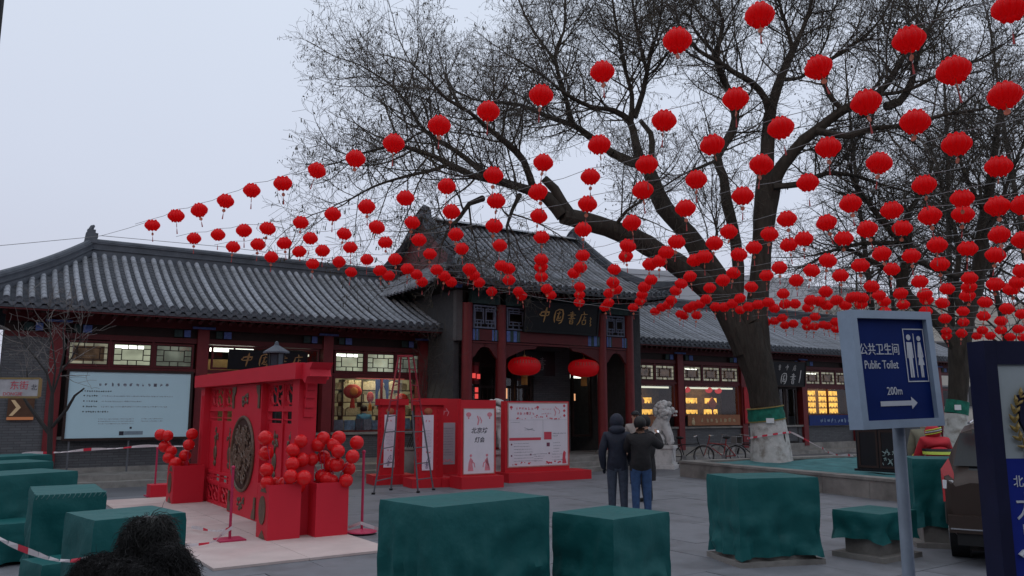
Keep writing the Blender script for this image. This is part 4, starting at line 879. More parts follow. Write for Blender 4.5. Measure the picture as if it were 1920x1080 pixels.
# ------------------------------------------------------------------ lanterns on their strings
CH = [[[-6.83,14.79,5.33],[-6.14,14.21,5.37],[-5.57,13.83,5.38],[-4.92,13.31,5.41],[-4.29,12.75,5.44],[-3.67,12.37,5.45],[-2.98,11.77,5.48],[-2.29,11.25,5.5],[-1.65,10.69,5.54],[-0.96,10.09,5.58],[-0.3,9.61,5.59],[0.35,9.11,5.6],[1.02,8.53,5.64],[1.74,7.9,5.71],[2.44,7.36,5.71]],[[-6.35,15.59,5.25],[-5.75,15.26,5.25],[-5.12,14.89,5.25],[-4.6,14.67,5.24],[-3.85,14.19,5.24],[-3.14,13.61,5.25],[-2.45,13.08,5.25],[-1.72,12.49,5.24],[-1.0,11.84,5.25],[-0.27,11.22,5.24],[0.43,10.59,5.23],[1.12,9.84,5.23],[1.8,9.03,5.25],[2.46,8.36,5.25],[3.08,7.59,5.27],[3.68,6.96,5.26],[4.24,6.35,5.25]],[[-5.76,16.15,5.19],[-5.15,15.85,5.18],[-4.57,15.68,5.17],[-3.93,15.22,5.17],[-3.18,14.78,5.16],[-2.46,14.18,5.15],[-1.76,13.73,5.13],[-1.01,12.95,5.13],[-0.25,12.22,5.12],[0.39,11.63,5.1],[1.1,10.83,5.1],[1.78,10.17,5.07],[2.44,9.34,5.06],[3.05,8.67,5.03],[3.66,7.86,5.01],[4.15,7.1,5.02]],[[-5.2,16.93,5.13],[-4.44,16.34,5.13],[-3.91,16.15,5.11],[-3.26,15.77,5.1],[-2.47,15.23,5.09],[-1.77,14.86,5.06],[-1.03,14.3,5.04],[-0.31,13.55,5.03],[0.44,12.77,5.01],[1.16,11.91,4.99],[1.87,11.06,4.97],[2.48,10.39,4.93],[3.12,9.63,4.9],[3.66,8.88,4.87],[4.21,7.97,4.84],[4.68,7.21,4.82]],[[-4.44,17.48,5.08],[-3.78,17.14,5.06],[-3.11,16.81,5.05],[-2.48,16.62,5.02],[-1.67,15.94,5.0],[-0.99,15.36,4.99],[-0.23,14.85,4.95],[0.53,14.02,4.93],[1.21,13.27,4.9],[1.94,12.61,4.86],[2.59,11.59,4.84],[3.2,10.74,4.8],[3.81,9.95,4.76],[4.31,9.03,4.73],[4.78,8.24,4.69]],[[-3.73,18.22,5.02],[-3.01,17.89,5.0],[-2.34,17.56,4.98],[-1.68,17.52,4.95],[-0.94,17.27,4.92],[-0.23,16.67,4.89],[0.59,15.83,4.86],[1.37,15.18,4.82],[2.09,14.11,4.79],[2.85,13.53,4.74],[3.49,12.55,4.7],[4.07,11.52,4.66],[4.57,10.47,4.62],[5.03,9.43,4.58],[5.41,8.56,4.54]],[[-2.9,18.49,4.98],[-2.21,18.21,4.96],[-1.57,18.25,4.93],[-0.88,17.93,4.9],[-0.08,16.97,4.88],[0.61,16.52,4.84],[1.42,16.31,4.79],[2.17,14.94,4.76],[2.83,14.35,4.72],[3.46,13.36,4.68],[4.1,12.42,4.63],[4.63,11.46,4.59],[5.15,10.53,4.54],[5.63,9.69,4.48]],[[-2.19,19.16,4.94],[-1.47,18.98,4.91],[-0.79,18.87,4.88],[-0.07,18.31,4.85],[0.66,17.67,4.82],[1.34,17.05,4.79],[2.12,16.28,4.74],[2.85,15.17,4.71],[3.55,14.47,4.66],[4.14,13.39,4.61],[4.67,12.49,4.57],[5.26,11.54,4.51],[5.65,10.51,4.46],[6.11,9.77,4.4]],[[2.73,15.53,4.71],[3.45,14.82,4.66],[4.06,14.01,4.61],[4.59,12.96,4.57],[5.18,12.19,4.51],[5.64,11.26,4.46],[5.96,10.27,4.42],[6.32,9.59,4.37]],[[-0.52,20.15,4.85],[0.16,19.95,4.82],[0.85,19.31,4.79],[1.61,18.72,4.75],[2.29,17.86,4.72],[3.04,17.2,4.67],[3.72,16.44,4.62],[4.43,15.73,4.57],[5.05,14.83,4.52],[5.58,13.85,4.47],[6.1,12.92,4.41],[6.51,11.97,4.36],[6.85,10.97,4.3]],[[2.48,18.8,4.7],[3.05,18.16,4.66],[3.74,17.41,4.62],[4.46,16.65,4.57],[5.09,15.73,4.52],[5.65,14.81,4.46],[6.21,13.99,4.41],[6.55,12.85,4.36],[6.96,11.95,4.3],[7.25,11.09,4.25]],[[0.25,20.64,4.81],[1.0,20.21,4.77],[1.71,19.96,4.74],[2.39,19.43,4.7],[3.18,19.29,4.65],[3.82,18.4,4.61],[4.44,17.7,4.57],[5.21,17.17,4.51],[5.77,15.98,4.46],[6.3,15.08,4.41],[6.79,14.04,4.35],[7.21,13.22,4.29],[7.5,12.15,4.24]],[[1.81,21.31,4.73],[2.58,21.12,4.69],[3.32,20.49,4.65],[4.03,19.97,4.6],[4.77,19.42,4.55],[5.45,18.89,4.5],[6.11,17.78,4.45],[6.78,17.05,4.39],[7.27,15.93,4.33],[7.74,14.94,4.27],[8.24,14.17,4.21],[8.47,13.03,4.15]],[[8.71,15.02,4.18],[9.04,14.08,4.12]],[[9.39,14.82,4.11]],[[7.6,17.44,4.33],[8.14,16.53,4.27],[8.54,15.47,4.21],[8.89,14.49,4.15]],[[2.58,22.02,4.69],[3.34,21.82,4.65],[4.12,20.9,4.6],[4.83,20.33,4.55]],[[4.06,21.5,4.61],[4.77,20.81,4.56],[5.56,19.96,4.51],[6.25,19.26,4.45],[6.97,18.43,4.39],[7.56,17.57,4.33],[7.89,16.97,4.3],[8.54,16.33,4.23]],[[5.34,20.75,4.53],[6.06,20.25,4.47],[6.68,19.34,4.42],[7.21,18.49,4.37],[7.77,17.53,4.32]],[[4.04,22.38,4.61],[4.75,21.29,4.56],[5.54,20.65,4.51],[6.15,19.75,4.46],[6.88,19.22,4.41],[7.45,18.13,4.35]],[[6.05,20.98,4.48],[6.71,20.24,4.43],[7.38,19.72,4.38],[7.92,18.79,4.32],[8.35,17.74,4.27],[8.93,17.02,4.21],[9.27,16.07,4.16]],[[7.57,19.02,4.35],[8.13,18.43,4.3],[8.9,17.99,4.23],[9.41,17.28,4.17],[9.99,16.69,4.11]],[[4.82,22.67,4.57]],[[4.99,23.01,4.56]],[[5.29,22.71,4.54]],[[9.13,19.39,4.24],[9.84,18.83,4.18],[10.44,18.33,4.12],[10.84,17.33,4.05]],[[7.55,22.14,4.4],[8.19,21.42,4.35]],[[10.83,19.83,4.12],[11.23,18.87,4.07],[11.56,17.96,4.01]],[[7.62,23.03,4.41]],[[7.51,23.43,4.42],[8.35,22.54,4.36],[9.06,22.21,4.3]],[[11.55,20.3,4.08],[12.02,19.5,4.02]],[[8.3,23.42,4.37]],[[8.25,23.99,4.39],[9.09,23.21,4.32]],[[9.06,23.79,4.33]],[[8.94,24.06,4.35],[9.3,23.42,4.31]],[[9.85,24.16,4.29]],[[13.19,21.44,3.99]],[[12.41,22.71,4.08],[12.89,21.77,4.02],[13.31,20.88,3.96]],[[13.0,22.99,4.05]],[[13.69,23.42,4.01],[14.43,23.05,3.95]],[[13.14,24.05,4.07],[13.92,23.15,3.99],[14.72,22.94,3.92]]]
lm = MB(); lm.smooth = True
lm.lathe([(.0, .085), (.05, .092), (.082, .125), (.088, .10), (.118, .075), (.142, .035), (.15, 0), (.143, -.035), (.120, -.072), (.090, -.098), (.082, -.122), (.05, -.10), (.0, -.095)], 64, (0, 0, 0), .13, 16)
for i, v in enumerate(lm.v):
    a = math.atan2(v[1], v[0]); r = math.hypot(v[0], v[1])
    if abs(v[2]) > .094 and r > .07: lm.v[i] = (v[0], v[1], v[2] + (.012 if v[2] > 0 else -.010) * math.cos(a * 8))
lm.v = [(x * .95, y * .95, z * .86) for x, y, z in lm.v]
lan_me = lm.mesh('paper_lantern', M_lan)
tg = MB(); tg.tube([(0, 0, -.08), (0, 0, -.15)], .004, 4); tg.tube([(0, -.006, -.175), (0, .006, -.175)], .03, 10); tg_me = tg.mesh('tag', M_tag)
ts = MB(); ts.tube([(0, 0, -.205), (0, 0, -.24)], .003, 4); ts.tube([(0, 0, -.24), (0, 0, -.33)], [.006, .011], 6); ts_me = ts.mesh('tassel', M_tassel)
rg = random.Random(2)
for ci, ch in enumerate(CH):
    chn = ORD[ci]
    pts = []
    for k, p in enumerate(ch):
        p = Vector(p)
        where = 'counted from the entrance roof end' if ci > 3 else 'counted from the hipped roof end'
        o = link('paper_lantern', lan_me, None, p, rot=(rg.gauss(0, .10), rg.gauss(0, .10), rg.uniform(0, 6.28)), scale=[rg.uniform(.94, 1.05)] * 3,
                 label=f'red scalloped paper lantern, {ORD[k]} along the {chn} string down, {where}', cat='lantern', group='red paper lanterns strung over the square')
        if rg.random() < .93: link('tag', tg_me, o, rot=(0, 0, rg.uniform(0, 3)))
        if rg.random() < .85: link('tassel', ts_me, o)
        pts.append(p + Vector((0, 0, .125)))
    d = Vector((.706, -.708, 0)); end0 = pts[0] - d * .9 + Vector((0, 0, .05 if len(ch) > 4 else 0)); end1 = pts[-1] + d * .9
    if len(ch) >= 2:
        path = [end0]
        for a, b_ in zip(pts[:-1], pts[1:]): path += [a, (a + b_) / 2 - Vector((0, 0, .03))]
        path += [pts[-1], end1 + (d * 5 if ci < 8 else Vector())]
        MB().tube(path, .0042, 4).build('lantern_wire', M_wire, None, label=f'thin wire carrying the {chn} string of red lanterns from the top', cat='wire', group='wires between the lanterns')
    else: MB().tube([pts[0] - d * 1.6, pts[0], pts[0] + d * 1.6], .0042, 4).build('lantern_wire', M_wire, None, label=f'short thin wire holding the lone lantern of the {chn} string from the top', cat='wire', group='wires between the lanterns')
rp = [at(-60, 466, 15.5), at(60, 455, 15.6), at(165, 445, 15.9), at(190, 442, 15.9), at(300, 452, 16.3), at(420, 463, 17), at(560, 480, 17.8), at(700, 500, 18.7), at(860, 528, 20), at(1000, 556, 20.4), at(1110, 572, 20.8), at(1250, 592, 21.5)]
MB().tube(rp, .006, 5).build('support_rope', M_wire, None, label='long support rope the lantern wires tie to, crossing before the roofs', cat='rope')
MB().tube([at(190, 442, 15.9), at(240, 428, 15.4), at(286, 413, 14.9)], .0045, 4).build('lantern_wire', M_wire, None, label='sloping wire end tied to the rope above the hipped roof end', cat='wire', group='wires between the lanterns')
# ------------------------------------------------------------------ signboards and display board on the street front
def on_front(name, label, cat, s, w, z, group=None, tilt=0): return link(name, None, None, fw(s, w, z), rot=(tilt, 0, FA), label=label, cat=cat, group=group)
t = on_front('signboard', 'black shop signboard with gold brush characters over the entrance beam', 'signboard', 2.2, -.22, 4.36, tilt=R(8))
q = MB(); q.b(-1.46, 1.46, -.02, .04, 0, .92); q.build('board', M_black, t)
q = MB(); frame_rect(q, -1.5, 1.5, -.04, .96, -.05, .05, .05); q.build('frame', mat('board_frame', (.014, .016, .02), .5), t)
for ch, x in (('zhong', -.95), ('guo', -.40), ('shu', .14), ('dian', .62)): q = MB(); brush(q, ch, x, .30, .46 if ch in ('zhong', 'guo') else .42, -.021, -.032); q.build('gold_character', M_gold, t)
q = MB(); rr = random.Random(4)
for k in range(3): q.ribbon([(1.12, .56 - k * .1, .03), (1.16 + rr.uniform(0, .05), .52 - k * .1, .035), (1.13, .47 - k * .1, .02)], -.021, -.03)
q.build('signature', M_gold, t)
t = on_front('signboard', 'black signboard with gold brush characters leaning in the lit doorway behind the red gate', 'signboard', -6.74, 1.75, 2.98, tilt=R(10))
q = MB(); q.b(-1.12, 1.12, -.02, .03, 0, .56); q.build('board', M_black, t)
for ch, x in (('zhong', -.78), ('guo', -.30), ('shu', .20), ('dian', .64)): q = MB(); brush(q, ch, x, .10, .36, -.021, -.032); q.build('gold_character', mat('dull_gold', (.34, .19, .08), .5, .2, 20), t)
t = on_front('signboard', 'dark hanging signboard with silver brush character behind the two round lanterns', 'signboard', 2.15, 1.2, 3.0)
q = MB(); q.b(-.8, .8, -.02, .03, 0, .85); q.build('board', M_black, t)
q = MB(); brush(q, 'dian', -.45, .2, .44, -.021, -.03); brush(q, 'shu', .02, .2, .44, -.021, -.03); q.build('silver_lettering', mat('silver_ink', (.16, .16, .17), .5), t)
t = on_front('signboard', 'black signboard with white brush calligraphy beside the big tree trunk', 'signboard', 15.75, 1.62, 2.88, tilt=R(7))
q = MB(); q.b(-1.1, 1.1, -.02, .03, 0, 1.05); q.build('board', M_black, t); q = MB(); frame_rect(q, -1.14, 1.14, -.03, 1.08, -.04, .04, .05); q.build('frame', M_darkwood, t)
M_wink = mat('white_ink', (.55, .55, .55), .6)
for k, ch in enumerate(('shu', 'zhong', 'dian')): q = MB(); brush(q, ch, -.75 + k * .5, .68, .24, -.021, -.03); q.build('white_character', M_wink, t)
for k, ch in enumerate(('guo', 'shu')): q = MB(); brush(q, ch, -.55 + k * .6, .10, .46, -.021, -.03); q.build('white_character', M_wink, t)
q = MB(); q.ribbon([(.8, .7, .05), (.76, .4, .06), (.7, .15, .03)], -.021, -.03); q.build('signature', M_wink, t)
t = on_front('display_board', 'large pale blue display board with small print in front of the shop window', 'board', -10.25, 1.72, 1.16)
q = MB(); frame_rect(q, -1.5, 1.5, -.06, 1.72, -.05, .08, .06); q.build('frame', M_darkwood, t)
B('sheet', M_screen, t, -1.45, 1.45, -.02, .04, 0, 1.66)
rr = random.Random(6)
q = MB(); x = -.78
for k in range(12): glyphs(q, x, x + .12, 1.30, .10, -.021, rr, dens=5); x += .145
q.build('title_print', M_textgrey, t, kind='stuff')
q = MB()
for z, x1, x2 in ((1.15, -1.08, -.45), (1.035, -1.02, -.78), (.90, -1.02, -.78), (.765, -1.02, -.78), (.635, -1.02, -.5)): glyphs(q, x1, x2, z, .048, -.021, rr, dens=6); q.b(x1 - .07, x1 - .04, -.021, -.025, z + .01, z + .04)
q.build('bold_print', M_text, t, kind='stuff')
q = MB()
for z, x2 in ((1.035, 1.02), (.90, .25), (.765, .9)): glyphs(q, -.68, x2, z, .036, -.021, rr)
for z in (.46, .40, .34): glyphs(q, -.72, .1, z, .028, -.021, rr); glyphs(q, .28, .8, z, .028, -.021, rr) if z > .38 else None
q.build('fine_print', M_textgrey, t, kind='stuff')
q = MB(); q.b(-.22, -.11, -.021, -.026, .06, .16); q.b(.02, .07, -.021, -.026, .22, .27); q.build('printed_mark', M_text, t); B('printed_strip', mat('strip_grey', (.20, .26, .31), .6), t, -.10, .34, -.025, -.021, .07, .16)
for k in range(3): B('stand_leg', M_alu, t, -1.35 + k * 1.35, -1.31 + k * 1.35, .0, .05, -.86, -.06)
# printed banners under the windows
def banner(label, s, w, z, wd, h, m, ink, gl):
    t = on_front('banner', label, 'banner', s, w, z, group='printed banners under the shop windows'); B('sheet', m, t, -wd / 2, wd / 2, -.012, .012, 0, h); q = MB(); rr = random.Random(int(s * 7))
    x = -wd * .26
    for k in range(gl): glyphs(q, x, x + h * .55, h * .25, h * .48, -.0125, rr, dens=5); x += wd * .70 / gl
    q.build('lettering', ink, t, kind='stuff'); return t
M_bno = mat('banner_orange', (.30, .13, .07), .7, .15, 3); M_cream = mat('cream_ink', (.46, .36, .22), .7)
t = banner('orange banner with cream lettering and a pale figure below the yellow lit shelves', 11.4, 1.86, 1.24, 3.0, .42, M_bno, M_cream, 8)
q = MB(); q.smooth = True; q.ball((-1.22, -.02, .12), .10, 10, 6, (1, .2, 1.1)); q.ball((-1.22, -.02, .25), .065, 8, 6, (1, .2, 1)); q.build('printed_figure', M_cream, t)
banner('orange banner behind the stone lion beside the last red column', 7.6, 1.86, 1.24, 2.6, .40, M_bno, M_cream, 5)
banner('deep blue banner with pale lettering under the glowing shelves near the toilet sign', 19.0, 1.86, 1.16, 3.2, .46, mat('banner_blue', (.008, .03, .17), .6), mat('pale_ink', (.25, .35, .48), .7), 9)
# red notice board strip by the tree
t = on_front('notice_strip', 'tall red paper couplet strip on the post behind the tree trunk', 'banner', 13.35, 1.82, 1.3); B('sheet', mat('couplet_red', (.42, .02, .03), .6, .2), t, -.18, .18, -.01, .01, 0, 1.5)
# big silk lanterns at the entrance, lit from inside
SILK = mat('silk_red', (.62, .012, .02), .45, .06, 5, trans=(.35, (.95, .02, .03)))
_b = [x for x in SILK.node_tree.nodes if x.type == 'BSDF_PRINCIPLED'][0]; _b.inputs['Emission Color'].default_value = (.75, .012, .018, 1); _b.inputs['Emission Strength'].default_value = .12
def silk_lantern(s, label):
    t = on_front('round_lantern', label, 'lantern', s, .35, 3.26, group='round silk lanterns at the entrance')
    q = MB(); q.smooth = True; pr = [(.12, .30)] + [(.13 + .32 * math.cos(a) ** .8 if abs(a) < 1.57 else .13, .285 * math.sin(a)) for a in [R(80 - 160 * i / 12) for i in range(13)]] + [(.12, -.30)]
    pr = [(r * 1.18, z) for r, z in pr]; q.lathe(pr, 48, (0, 0, 0), .03, 24); q.build('silk_body', SILK, t)
    q = MB(); q.lathe([(.0, .36), (.05, .36), (.05, .31), (.155, .305), (.15, .28), (0, .28)], 20); q.build('gold_cap', M_gold, t)
    q = MB(); q.lathe([(0, -.28), (.15, -.28), (.15, -.31), (.10, -.315), (.10, -.34), (0, -.34)], 20); q.build('gold_base', M_gold, t)
    q = MB()
    for k in range(16): a = 2 * math.pi * k / 16; q.tube([(.085 * math.cos(a), .085 * math.sin(a), -.33), (.095 * math.cos(a), .095 * math.sin(a), -.60)], .014, 5)
    q.build('fringe', mat('fringe_gold', (.36, .18, .045), .7, .2, 20), t)
    q = MB()
    for k in range(14):
        a = R(-160 + 140 * k / 13); 
        for i in range(3): z = .17 - i * .04; rr_ = 1.18 * (.13 + .32 * math.cos(math.asin(min(1, z / .285))) ** .8) + .006; q.box((rr_ * math.cos(a), rr_ * math.sin(a), z), (.012, .03, .03), a)
    q.build('gold_print', mat('print_pink', (.5, .12, .10), .5), t)
    MB().tube([(0, 0, .35), (0, 0, .66)], .008, 5).build('hanging_cord', M_gold, t); return t
silk_lantern(1.12, 'round red silk lantern with gold fringe, the nearer to the pale map panel'); silk_lantern(3.55, 'round red silk lantern with gold fringe, the one beside the third red column')
t = on_front('palace_lantern', 'small red hexagonal palace lantern with lit pane between two columns', 'lantern', -.48, .8, 2.35)
for k, (z0, z1, r, m) in enumerate(((.9, 1.0, .18, M_redwood), (.42, .9, .15, mat('lantern_pane', (.25, .02, .03), .4)), (.32, .42, .17, M_redwood))):
    q = MB(); q.lathe([(0, z1), (r, z1), (r, z0), (0, z0)], 6); q.build(('roof', 'body', 'base')[k], m, t)
for x, z in ((-.02, .06), (-.02, -.14), (-.12, .5), (.05, .48)): B('lit_pane', emit('red_glow', (1, .10, .09), .75), t, x - .06, x + .06, -.17, -.165, z, z + .15)
# things hung in the book window
t = on_front('knot_ornament', 'red round lantern ornament hanging in the book window', 'ornament', -4.0, 2.16, 2.42, group='festive hangings in the shop windows'); q = MB(); q.smooth = True; q.ball((0, 0, 0), .30, 18, 10, (1, .35, .75)); q.build('disc', mat('orn_red', (.42, .03, .02), .5, .2, 8), t); q = MB(); q.ball((0, -.09, 0), .14, 12, 8, (1, .3, .9)); q.build('gold_centre', mat('orn_orange', (.45, .12, .02), .5), t); q = MB(); q.tube([(0, 0, -.2), (0, 0, -.5)], [.05, .09], 8); q.build('tassel', MATS['orn_red'], t)
t = on_front('knot_ornament', 'red fish ornament hanging near the blue poster', 'ornament', -3.42, 2.16, 2.25, group='festive hangings in the shop windows'); q = MB(); q.smooth = True; q.ball((0, 0, 0), .17, 14, 8, (.7, .3, 1)); q.build('disc', MATS['orn_red'], t); q = MB(); q.tube([(0, 0, -.1), (0, 0, -.42)], [.03, .07], 8); q.build('tassel', MATS['orn_orange'], t)
t = on_front('knot_ornament', 'red knot ornament behind the stepladder in the book window', 'ornament', -2.35, 2.16, 2.2, group='festive hangings in the shop windows'); q = MB(); q.smooth = True; q.ball((0, 0, 0), .22, 14, 8, (1, .3, .8)); q.build('disc', MATS['orn_red'], t)
for s, z, lb, k in ((7.65, 2.2, 'orange diamond knot hanging in the window by the stone lion', 1), (11.62, 2.1, 'dark orange diamond knot hanging among the yellow lit shelves', 1), (10.2, 2.66, 'small red lantern at the top of the yellow lit window beside the post', 0), (11.45, 2.66, 'small red lantern at the top middle of the yellow lit window', 0), (12.0, 2.64, 'small pink red lantern hung at the far end of the yellow lit window', 0)):
    t = on_front('knot_ornament' if k else 'window_lantern', lb, 'ornament' if k else 'lantern', s, 2.16, z, group='festive hangings in the shop windows'); q = MB()
    if k: q.prism([(-.26, 0), (0, .28), (.26, 0), (0, -.28)], -.03, .03); q.build('diamond', mat('knot_orange', (.42, .08, .03), .6, .3, 14), t); MB().tube([(0, 0, -.26), (0, 0, -.6)], [.03, .06], 6).build('tassel', M_tassel, t)
    else: q.smooth = True; q.ball((0, 0, 0), .15, 12, 8, (1, 1, .8)); q.build('body', emit('small_lantern', (.75, .06, .06), .7), t)
t = on_front('poster', 'blue poster with a pale robed figure in the book window', 'poster', -3.05, 2.12, 1.98)
B('sheet', mat('poster_blue', (.02, .06, .20), .6, .2), t, -.22, .22, -.006, .006, 0, .86); q = MB(); q.ball((0, -.008, .66), .07, 10, 6, (1, .12, 1)); q.prism([(-.15, .12), (.15, .12), (.11, .45), (.05, .6), (-.05, .6), (-.13, .42)], -.014, -.007); q.build('printed_figure', mat('poster_cream', (.48, .42, .32), .6, .3, 9), t)
# lit arrow on the grey brick wall
t = on_front('lit_arrow', 'small lit arrow sign with glowing line on the grey brick wall', 'sign', -12.66, 1.9, 1.62)
B('backing', mat('arrow_back', (.10, .05, .03), .6), t, -.28, .28, -.02, .02, .0, .53); E_arrow = emit('arrow_glow', (.9, .68, .45), .26)
q = MB(); q.prism([(-.22, .48), (-.14, .48), (.0, .30), (-.16, .10), (-.24, .10), (-.10, .30)], -.035, -.022); q.build('lit_chevron', E_arrow, t); B('lit_bar', emit('arrow_bar', (.7, .28, .14), .35), t, -.28, .28, -.035, -.022, .0, .07)
# street name sign and its post
t = thing('street_sign', 'white street name plate with red characters and yellow edge', 'sign', at(-40, 900, 11.5) * Vector((1, 1, 0)), R(6))
MB().tube([(0, 0, 0), (0, 0, 2.5)], .03, 10).build('post', M_pole, t)
q = MB(); q.b(.03, .70, -.035, .0, 2.06, 2.30); pl = q.build('plate', mat('plate_white', (.42, .40, .42), .6), t); q = MB(); q.b(.02, .71, -.04, .005, 2.30, 2.325); q.b(.02, .71, -.04, .005, 2.03, 2.06); q.b(.70, .73, -.04, .005, 2.05, 2.31); q.build('yellow_edge', mat('edge_yellow', (.26, .18, .08), .6), t)
text('street_name', '东街', .13, M_textred, t, .44, -.036, 2.205); text('street_name_latin', 'DONGJIE', .065, M_textred, t, .36, -.036, 2.09); text('direction_mark', '北', .09, M_text, t, .645, -.036, 2.18)

# ------------------------------------------------------------------ red festival gate on its plywood floor
GD = Vector((.573, -.82, 0)); GA = math.atan2(-.82, .573); GN = Vector((.82, .573, 0))
K0 = Vector((-3.45, 9.6, 0)); pf = thing('plywood_floor', 'pinkish plywood floor laid on the paving under the red gate', 'floor boards', K0, GA)
for i in range(7):
    for j in range(2): MB().b(-1.216 * (i + 1), -1.216 * i - .006, j * 1.16, j * 1.16 + 1.154, .024, .052 + rnd.uniform(0, .003)).build('plywood_board', M_ply, pf)
gt = thing('festival_gate', 'red wooden festival gate with carved lattices and a round bronze medallion', 'gate', Vector((-6.28, 16.44, .05)), GA)
# local x along the gate towards the street end, y away from its face
def gb(name, x0, x1, y0, y1, z0, z1, m=M_gatered, par=gt): return B(name, m, par, x0, x1, y0, y1, z0, z1)
gb('post', -.28, 0, 0, .28, 0, 2.27); gb('post', 5.14, 5.42, 0, .28, 0, 2.27)
gb('top_beam', -.38, 5.56, -.12, .40, 2.27, 2.51)
bt = MB(); bt.prism([(5.56, 2.28), (5.70, 2.20), (5.76, 2.30), (5.90, 2.30), (5.86, 2.40), (5.97, 2.50), (5.56, 2.50)], -.02, .30); bt.build('carved_beam_end', M_gatered, gt)
bt = MB()
for k, (a, c_) in enumerate(((.32, 2.24), (.24, 2.12), (.16, 1.98), (.08, 1.84))): bt.b(5.42, 5.42 + a * .35, .08, .22, c_ - .13, c_ + (.03 if k else .02)); 
bt.build('carved_bracket', M_gatered, gt)
gb('centre_panel', 1.92, 3.62, .02, .14, 0, 2.26); gb('back_strip', 0, 5.14, .20, .24, 0, .08)
def lattice(x0, x1, z0, z1, seed):
    q = MB(); frame_rect(q, x0, x1, z0, z1, .13, .19, .035); rr = random.Random(seed)
    n = max(2, int((x1 - x0) / .22)); m = max(2, int((z1 - z0) / .2)); cw = (x1 - x0) / n; chh = (z1 - z0) / m
    for i in range(n):
        for j in range(m):
            a, c_ = x0 + i * cw, z0 + j * chh
            # cracked-ice strokes in each cell
            for (u0, v0, u1, v1) in (((0, .3, .5, .55), (.5, .55, 1, .2), (.5, .55, .45, 1)) if (i + j) % 2 else ((0, .2, .4, 0), (.4, 0, .55, .5), (.55, .5, 1, .3), (.55, .5, .3, 1), (0, .75, .4, .7))):
                p0 = Vector((a + u0 * cw, .16, c_ + v0 * chh)); p1 = Vector((a + u1 * cw, .16, c_ + v1 * chh)); q.tube([p0, p1], .017, 4)
    return q.build('lattice_screen', M_gatered, gt)
for (x0, x1, sd) in ((0.0, .96, 1), (.96, 1.92, 2), (3.62, 4.38, 3), (4.38, 5.14, 4)):
    lattice(x0 + .03, x1 - .03, 1.84, 2.25, sd)
    q = MB(); frame_rect(q, x0, x1, .0, 2.26, .12, .20, .03); q.b(x0 + .03, x1 - .03, .12, .20, 1.79, 1.84); q.b(x0 + .03, x1 - .03, .14, .18, 1.65, 1.67); q.b(x0 + .03, x1 - .03, .12, .20, .58, .63); q.b(x0 + .03, x1 - .03, .13, .19, .515, .535); q.b(x0 + .03, x1 - .03, .12, .20, .40, .44)
    xm = (x0 + x1) / 2; q.b(xm - .02, xm + .02, .125, .195, .44, .58); q.build('leaf_frame', M_gatered, gt)
    gb('leaf_panel', x0 + .03, x1 - .03, .15, .18, .63, 1.60)
    lattice(x0 + .03, x1 - .03, .03, .40, sd + 9); gb('back_panel', x0 + .03, x1 - .03, .205, .22, .03, .40)
    # bronze vase and blossom applique
    q = MB(); q.smooth = True; q.ball((xm, .14, .98), .10, 10, 8, (1, .25, 1.5)); q.ball((xm, .14, .78), .08, 10, 6, (1, .25, .8)); rr = random.Random(sd)
    for k in range(9): a = rr.uniform(.4, 2.7); r_ = rr.uniform(.12, .34); q.ball((xm + .5 * r_ * math.cos(a), .14, 1.12 + r_ * math.sin(a)), rr.uniform(.025, .05), 6, 4, (1, .4, 1))
    q.tube([(xm, .14, 1.1), (xm + .04, .14, 1.3), (xm - .02, .14, 1.48)], [.02, .014, .008], 5); q.build('bronze_applique', M_bronze, gt)
md = MB(); md.smooth = True; cx, cz, rr_ = 2.73, 1.06, .63
n = 40; md.tube([(cx + rr_ * math.cos(2 * math.pi * i / n), 0, cz + rr_ * math.sin(2 * math.pi * i / n)) for i in range(n + 1)], .028, 8)
rim = md.build('medallion', M_bronze, gt)
q = MB(); q.prism([(cx + rr_ * math.cos(2 * math.pi * i / n), cz + rr_ * math.sin(2 * math.pi * i / n)) for i in range(n)], .004, .019); q.build('medallion_ground', mat('bronze_dark', (.055, .022, .016), .6, .3, 8), rim)
q = MB(); q.smooth = True; rr = random.Random(12)
for k in range(110):     # raised scrolls and petals
    a = rr.uniform(0, 6.28); d = rr_ * .88 * math.sqrt(rr.random()); x, z = cx + d * math.cos(a), cz + d * math.sin(a)
    if d > rr_ * .8: continue
    if k % 3: 
        s_ = rr.uniform(.05, .11); st_ = rr.uniform(0, 6.28); q.tube([(x + s_ * (1 - i / 9) * math.cos(st_ + i * .7), -.012, z + s_ * (1 - i / 9) * math.sin(st_ + i * .7)) for i in range(9)], [.020 - .0014 * i for i in range(9)], 5)
    else:
        b_ = rr.uniform(0, 6.28)
        for i in range(5): q.ball((x + .05 * math.cos(b_ + i * 1.256), -.008, z + .05 * math.sin(b_ + i * 1.256)), .034, 6, 4, (1, .6, 1))
q.build('medallion_relief', mat('bronze_light', (.125, .072, .048), .45, .35, 18, spec=.5), rim)
for (x, z, k) in ((2.05, 2.14, 1), (3.49, 2.14, -1)):
    MB().prism([(x - .07 * k, z + .09), (x + .13 * k, z + .09), (x + .10 * k, z - .02), (x + .03 * k, z - .08), (x + .03 * k, z - .30), (x - .07 * k, z - .30)][::k], .0, .018).build('bronze_corner', M_bronze, gt)
for (x, z, k) in ((2.05, .12, 1), (3.49, .12, -1)):
    MB().prism([(x - .07 * k, z - .09), (x + .13 * k, z - .09), (x + .09 * k, z + .02), (x + .03 * k, z + .08), (x + .02 * k, z + .26), (x - .07 * k, z + .26)][::-k], .0, .018).build('bronze_corner', M_bronze, gt)
